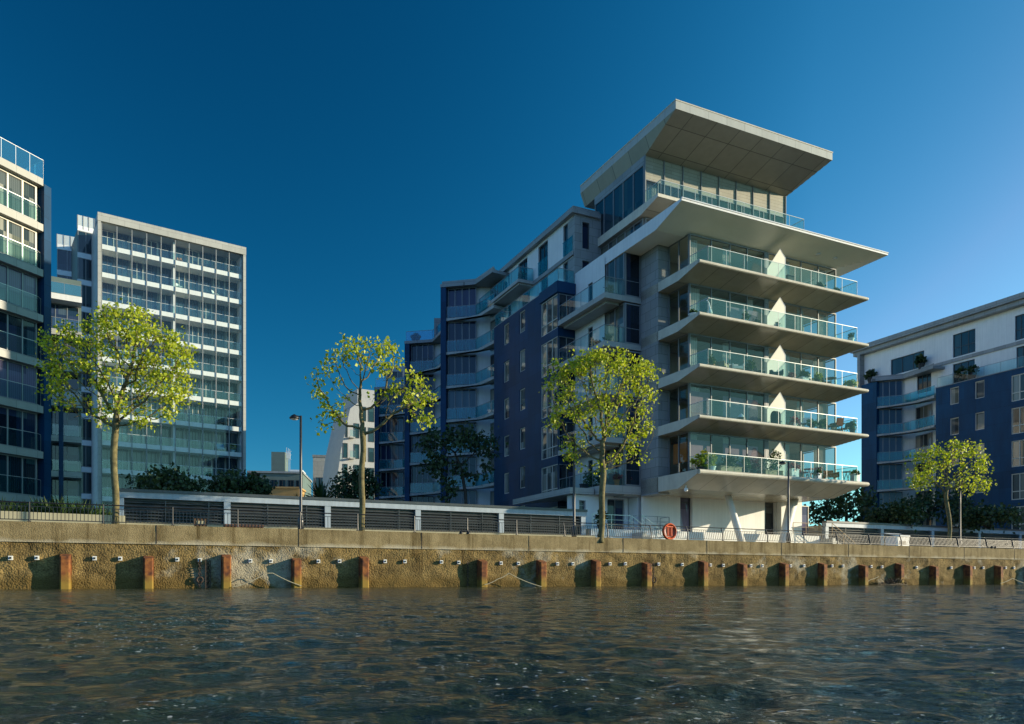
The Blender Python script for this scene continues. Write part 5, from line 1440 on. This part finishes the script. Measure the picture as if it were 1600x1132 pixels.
# third
pot(1112, 1.0, L3, 'bushy green plant in terracotta pot at the left corner of the third balcony', 'leaf_mid', .2, .4, .3, .35, mat='terracotta', seed=10)
chair(1127, 1.1, L3, 'brown wooden armchair at the left of the third balcony', 'wood', .5, lounge=True)
chair(1150, 1.1, L3, 'pale blue lounge chair on the third balcony', 'curtain', -.3, lounge=True)
pot(1172, .9, L3, 'tall grassy plant beside the charcoal chairs on the third balcony', 'leaf_mid', .18, .38, .26, .4, mat='char', seed=11)
chair(1187, 1.1, L3, 'charcoal upright chair left of the screen on the third balcony', 'char', .4)
chair(1213, 1.0, L3, 'large charcoal lounge chair in front of the screen on the third balcony', 'char', -.6, lounge=True)
pot(1237, .8, L3, 'small reddish plant right of the screen on the third balcony', 'leaf_red', .14, .28, .2, .2, seed=12)
pot(1256, .7, L3, 'square white planter with green shrub on the third balcony', 'leaf_mid', .2, .4, .32, .25, seed=13, box=.28, name='planter')
chair(1271, 1.0, L3, 'cream folding chair on the third balcony', 'curtain', .2)
pot(1278, .6, L3, 'yellow green bushy plant right of the cream chair on the third balcony', 'leaf_yellow', .18, .3, .3, .3, mat='rattan', seed=14)
table(1298, 1.0, L3, 'small round brown table near the right window of the third balcony', 'rattan', .38)
chair(1290, 1.3, L3, 'brown rattan chair left of the round table on the third balcony', 'rattan', 1.2)
pot(1329, .7, L3, 'yellow flowering bush spilling over the right corner of the third balcony', 'leaf_yellow', .22, .28, .5, .25, mat='terracotta', seed=15, sz=.16)
# fourth
t = thing('wicker_lamp', 'small white cone lantern on the left half of the fourth balcony', 'lantern', at_balcony(1158, .9, L4), F0.t)
mb = MB(); mb.lathe((0,0,0), [(.3,0),(.3,.3),(.26,.36)], 14); mb.build('base', M['rattan'], t)
mb = MB(); mb.lathe((0,0,.361), [(.24,0),(.12,.18),(.02,.26)], 14); mb.build('shade', M['white'], t)
t = thing('barbecue', 'black covered barbecue in front of the screen on the fourth balcony', 'barbecue', at_balcony(1216, 1.0, L4), F0.t)
mb = MB(); mb.prism([(-.42,-.28),(.42,-.28),(.42,.28),(-.42,.28)], .12, .82); mb.build('cover', M['char'], t)
mb = MB(); mb.tube([(-.43,0,.82),(.43,0,.82)], .27, 14); mb.build('lid', M['char'], t)
for sx in (-.3,.3):
    mb = MB(); mb.tube([(sx,-.25,.08),(sx,.25,.08)], .07, 10); mb.build('wheel', M['black'], t)
chair(1252, 1.0, L4, 'left white upright chair on the right half of the fourth balcony', 'white', .9)
chair(1262, .8, L4, 'right white upright chair on the right half of the fourth balcony', 'white', -.8)
for i, (px, lf, w_) in enumerate(((1242,'leaf_red','white pot of reddish flowers left of the white chairs on the fourth balcony'),(1268,'leaf_mid','blue green plants in a row box right of the white chairs on the fourth balcony'),(1283,'leaf_mid','leafy pot plant left of the dark dining table on the fourth balcony'))):
    pot(px, .6, L4, w_, lf, .16, .3, .3, .25, seed=20+i, mat='white' if i == 0 else 'char')
table(1308, .95, L4, 'dark round dining table at the right of the fourth balcony', 'rattan', .5, cross=True)
for i, (px, v, rz, w_) in enumerate(((1294,.9,1.4,'left of'),(1309,1.5,0.1,'behind'),(1322,.9,-1.4,'right of'),(1307,.55,3.0,'in front of'))):
    chair(px, v, L4, 'dark rattan dining chair %s the round table on the fourth balcony' % w_, 'rattan', rz, 'dining chairs on the fourth balcony')
pot(1332, .6, L4, 'tall green plant at the right corner of the fourth balcony', 'leaf_mid', .2, .4, .28, .35, mat='char', seed=25)
# lowest
pot(1096, 1.0, L5, 'large yellow green grass bush at the left corner of the lowest balcony', 'leaf_yellow', .3, .3, .75, .62, mat='char', seed=30, sz=.2)
pot(1113, .7, L5, 'upright bright green plant beside the grass bush on the lowest balcony', 'leaf_yellow', .22, .35, .32, .6, mat='white', seed=31)
pot(1140, .7, L5, 'long wooden planter box with dark leaves on the left of the lowest balcony', 'leaf_dark', h=.42, pr=.4, ph=.45, mat='wood', seed=32, box=.85, name='planter')
pot(1178, 1.1, L5, 'red leaved shrub in the middle left of the lowest balcony', 'leaf_red', .22, .4, .4, .45, mat='char', seed=33)
pot(1166, .8, L5, 'green leafy plant left of the red shrub on the lowest balcony', 'leaf_mid', .2, .4, .34, .45, mat='char', seed=35)
pot(1208, .7, L5, 'long wooden planter box with climbing leaves before the screen on the lowest balcony', 'leaf_mid', h=.4, pr=.34, ph=.8, mat='wood', seed=34, box=.8, name='planter')
pot(1240, .7, L5, 'square pale blue planter with red flowers right of the screen on the lowest balcony', 'leaf_red', h=.62, pr=.3, ph=.22, mat='white', seed=36, box=.32, name='planter')
table(1264, .8, L5, 'red round bistro table on the lowest balcony', 'red', .34, cross=True)
chair(1254, .9, L5, 'red bistro chair left of the red table on the lowest balcony', 'red', 1.3)
chair(1274, .9, L5, 'red bistro chair right of the red table on the lowest balcony', 'red', -1.3)
pot(1278, .4, L5, 'small square white planter right of the red chairs on the lowest balcony', 'leaf_mid', h=.4, pr=.15, ph=.1, mat='white', seed=37, box=.14, name='planter')
chair(1299, .9, L5, 'orange cushioned lounge chair on the right half of the lowest balcony', 'terracotta', -.4, lounge=True)
table(1322, .7, L5, 'folding red brown side table with crossed legs on the lowest balcony', 'wood_red', .3, cross=True)
pot(1336, .5, L5, 'square white planter at the right corner of the lowest balcony', 'leaf_mid', h=.6, pr=.25, ph=.1, mat='white', seed=38, box=.28, name='planter')
# top terrace of the penthouse and the left wing
for i, (px, w_) in enumerate(((1133,'left dark sun chair on the penthouse terrace'),(1186,'middle dark sun chair on the penthouse terrace'),(1209,'right dark sun chair on the penthouse terrace'))):
    chair(px, 6.2, PHZ, w_, 'char', .4*i, 'sun chairs on the penthouse terrace', lounge=True)
def on_seg(u, v, z): x, y = F0.w(u, v); return (x, y, z)
pot(0,0,0, 'round dark planted tub on the projecting balcony of the white storey', 'leaf_dark', .3, .5, .3, .25, mat='char', seed=41, loc_=on_seg(-2.2, 19.9, 25.0))
t = thing('table', 'round table top tilted up against the glass on the white storey balcony', 'table', on_seg(-2.55, 22.4, 25.0), F0.t)
mb = MB(); mb.tube([(-.03,0,.55),(.03,0,.55)], .42, 20); mb.build('tabletop', M['char'], t)
mb = MB(); mb.bar((0,-.2,.2),(.15,-.2,0),.04); mb.bar((0,.2,.2),(.15,.2,0),.04); mb.build('leg', M['frame_dark'], t)
for k, w_ in enumerate(('small pot plant on the upper left wing balcony','lantern like clipped plant on the second left wing balcony')):
    pot(0,0,0, w_, 'leaf_dark', .14, .3, .18, .2, mat='char', seed=43+k, loc_=on_seg(-2.2, 6.5+.3*k, LB[k]))
pot(0,0,0, 'long low dark planter along the second left wing balcony', 'leaf_dark', h=.3, pr=.3, ph=.2, mat='char', seed=47, box=.6, loc_=on_seg(-2.1, 8.2, LB[1]), name='planter')
pot(0,0,0, 'dense green shrubs behind the glass of the lowest left wing balcony', 'leaf_mid', h=.35, pr=.5, ph=.6, mat='char', seed=48, box=.9, loc_=on_seg(-2.2, 8.8, LB[4]), name='planter')
for k, (u, m_, w_) in enumerate(((-1.75,'terracotta','terracotta pot of red flowers behind the tree on the lowest left wing balcony'),(-.9,'white','white pot of pink flowers behind the tree on the lowest left wing balcony'))):
    pot(0,0,0, w_, 'leaf_red', .2, .42, .24, .22, mat=m_, seed=50+k, loc_=on_seg(u, 6.35, LB[4]))
bush_t = pot(0,0,0, 'slender leafy plant in a tall tub on the white entrance terrace', 'leaf_dark', .25, .4, .34, .55, mat='char', seed=55, loc_=on_seg(-3.7, 5.3, 3.6), sz=.2, name='potted_tree')
pot(0,0,0, 'dark round tub on the blue glass roof terrace of the stepped block', 'leaf_dark', .5, .7, .3, .15, mat='char', seed=56, loc_=(at(648,520,77.8)[0], 78.6, 24.76))
# plants on the terraces of the right block
for i, (u, v, z, r_, w_) in enumerate(((45.2,24.6,23.05,.5,'large palm like plant at the left corner of the right block roof terrace'),(45.2,18.2,23.05,.55,'leafy plant hanging under the roof of the right block'),
        (45.1,13.6,20.6,.5,'slender palm in a tub on the blue wall terrace of the right block'),(45.0,12.4,20.6,.4,'low shrub on the blue wall terrace of the right block'))):
    pot(0,0,0, w_, 'leaf_dark', .35, .6, r_, r_*1.0, mat='char', seed=70+i, loc_=on_seg(u, v, z), sz=.35, name='potted_plant')
# small things behind the mullions of the glazed tower
for i, (s, k, m_, w_) in enumerate(((8.6,0,'terracotta','red brown parasol base and chair on the top floor of the glazed tower'),(8.5,1,'white','white chair on the second floor of the glazed tower'),(12.6,1,'white','white chair at the right of the second floor of the glazed tower'),
        (8.8,3,'terracotta','brown chair on the fourth floor of the glazed tower'),(13.4,6,'char','dark chair at the right of the seventh floor of the glazed tower'))):
    x, y = F2.w(s, 1.1)
    t = chair(1100, 1, 0, w_, m_, F2.t-F0.t+.4*i); t.location = (x, y, fl[k])
for i, (s, k, lf, w_) in enumerate(((14.6,0,'leaf_mid','tall green plant at the right end of the top floor of the glazed tower'),(14.6,7,'leaf_yellow','round lime green plant near the right end of a low floor of the glazed tower'),(10.2,5,'leaf_mid','green plant in the middle of the sixth floor of the glazed tower'))):
    x, y = F2.w(s, 1.0); pot(0,0,0, w_, lf, .25, .4, .4, .5, mat='white', seed=80+i, loc_=(x,y,fl[k]), sz=.25)
M['towel'] = plain('blue_cloth', (.02,.26,.48), .8, .1, 3)
x, y = F2.w(13.1, .8); t = thing('chair', 'bright blue deck chair on a low right floor of the glazed tower', 'chair', (x, y, fl[7]), F2.t)
mb = MB(); mb.add([(-.45,-.3,.3),(.45,-.3,.3),(.45,.3,1.0),(-.45,.3,1.0),(-.45,-.27,.27),(.45,-.27,.27),(.45,.33,.97),(-.45,.33,.97)], [(0,1,2,3),(7,6,5,4),(0,4,5,1),(1,5,6,2),(2,6,7,3),(3,7,4,0)]); mb.build('sling', M['towel'], t)
mb = MB()
for sx in (-.46,.46): mb.bar((sx,-.35,.26),(sx,.35,1.05),.04); mb.bar((sx,.35,0),(sx,-.2,.45),.04); mb.bar((sx,-.35,.26),(sx,-.35,0),.04)
mb.build('frame', M['wood'], t)
# ================================================================== camera, sun, sky
cam = bpy.data.cameras.new('camera'); co = bpy.data.objects.new('camera', cam); COL.objects.link(co)
cam.sensor_width = 36.0; cam.sensor_fit = 'HORIZONTAL'; cam.lens = FPX/1600*36
cam.shift_y = (905-566)/1600.0; cam.clip_end = 6000; cam.clip_start = .05
co.location = (0, 0, CAMZ); co.rotation_euler = (R(90), 0, 0)
SC.camera = co
SUN_AZ = 2.5          # degrees from +X towards +Y
SUN_EL = 12.0
to_sun = Vector((math.cos(R(SUN_EL))*math.cos(R(SUN_AZ)), math.cos(R(SUN_EL))*math.sin(R(SUN_AZ)), math.sin(R(SUN_EL))))
sl = bpy.data.lights.new('sun', 'SUN'); so = bpy.data.objects.new('sun', sl); COL.objects.link(so)
sl.energy = 4.9; sl.angle = R(.55); sl.color = (1.0, .86, .62)
so.rotation_euler = (-to_sun).to_track_quat('-Z', 'Y').to_euler(); so.location = (40, -10, 60)
wd = bpy.data.worlds.new('World'); SC.world = wd; wd.use_nodes = True
nt = wd.node_tree; nt.nodes.clear()
sky = nt.nodes.new('ShaderNodeTexSky'); sky.sky_type = 'NISHITA'; sky.sun_disc = False
sky.sun_elevation = R(SUN_EL); sky.sun_rotation = R(90-SUN_AZ)
sky.air_density = .6; sky.dust_density = 1.0; sky.ozone_density = 6.0; sky.altitude = 0
# a polarising filter: the sky darkens with the angle from the sun, and deepens in blue
L = nt.links.new
def math_(op, a, b=None, clamp=False):
    n = nt.nodes.new('ShaderNodeMath'); n.operation = op; n.use_clamp = clamp
    for i, q in enumerate((a, b)):
        if q is None: continue
        if hasattr(q, 'is_linked'): L(q, n.inputs[i])
        else: n.inputs[i].default_value = q
    return n.outputs[0]
tcw = nt.nodes.new('ShaderNodeTexCoord')
dt = nt.nodes.new('ShaderNodeVectorMath'); dt.operation = 'DOT_PRODUCT'; L(tcw.outputs['Generated'], dt.inputs[0]); dt.inputs[1].default_value = tuple(to_sun)
c = dt.outputs['Value']
K = math_('MINIMUM', math_('ADD', math_('MULTIPLY', math_('ADD', math_('MULTIPLY', c, 1.6), 1.0), c), 1.24), 2.02)
sp = nt.nodes.new('ShaderNodeSeparateColor'); L(sky.outputs[0], sp.inputs[0])
cb = nt.nodes.new('ShaderNodeCombineColor')
EXPO = .70
SKY_GAIN = 1.03
chan = []
RK, RG, GK, GG, BK, BG = 4.2, 3.3, 1.53, 1.42, .865, 1.22
# added fill: unseen sky behind the boat is brightened to lift the shaded facades
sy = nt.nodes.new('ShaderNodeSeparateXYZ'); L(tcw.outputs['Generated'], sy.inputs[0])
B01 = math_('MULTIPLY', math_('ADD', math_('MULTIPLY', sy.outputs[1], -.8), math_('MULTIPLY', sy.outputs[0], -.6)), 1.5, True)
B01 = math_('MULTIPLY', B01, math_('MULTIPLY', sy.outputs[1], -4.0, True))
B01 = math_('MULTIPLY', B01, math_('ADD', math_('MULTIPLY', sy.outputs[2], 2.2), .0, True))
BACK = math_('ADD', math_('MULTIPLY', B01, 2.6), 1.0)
for i, (k, g) in enumerate(((RK,RG),(GK,GG),(BK,BG))):
    v = math_('MULTIPLY', math_('MULTIPLY', sp.outputs[i], K), .15*k, True)
    chan.append(math_('POWER', v, g))
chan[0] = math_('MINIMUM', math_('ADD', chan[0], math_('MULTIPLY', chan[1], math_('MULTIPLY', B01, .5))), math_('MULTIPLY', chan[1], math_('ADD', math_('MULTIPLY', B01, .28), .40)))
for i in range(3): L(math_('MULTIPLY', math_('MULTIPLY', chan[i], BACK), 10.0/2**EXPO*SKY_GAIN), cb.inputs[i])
bg = nt.nodes.new('ShaderNodeBackground'); bg.inputs['Strength'].default_value = .10
ow = nt.nodes.new('ShaderNodeOutputWorld')
L(cb.outputs[0], bg.inputs['Color']); L(bg.outputs[0], ow.inputs['Surface'])
SC.view_settings.view_transform = 'Standard'; SC.view_settings.look = 'None'; SC.view_settings.exposure = EXPO; SC.view_settings.gamma = 1
SC.render.engine = 'CYCLES'
SC.cycles.max_bounces = 8; SC.cycles.diffuse_bounces = 3; SC.cycles.glossy_bounces = 3; SC.cycles.transmission_bounces = 4; SC.cycles.transparent_max_bounces = 24
SC.cycles.caustics_reflective = False; SC.cycles.caustics_refractive = False
SC.cycles.use_denoising = True
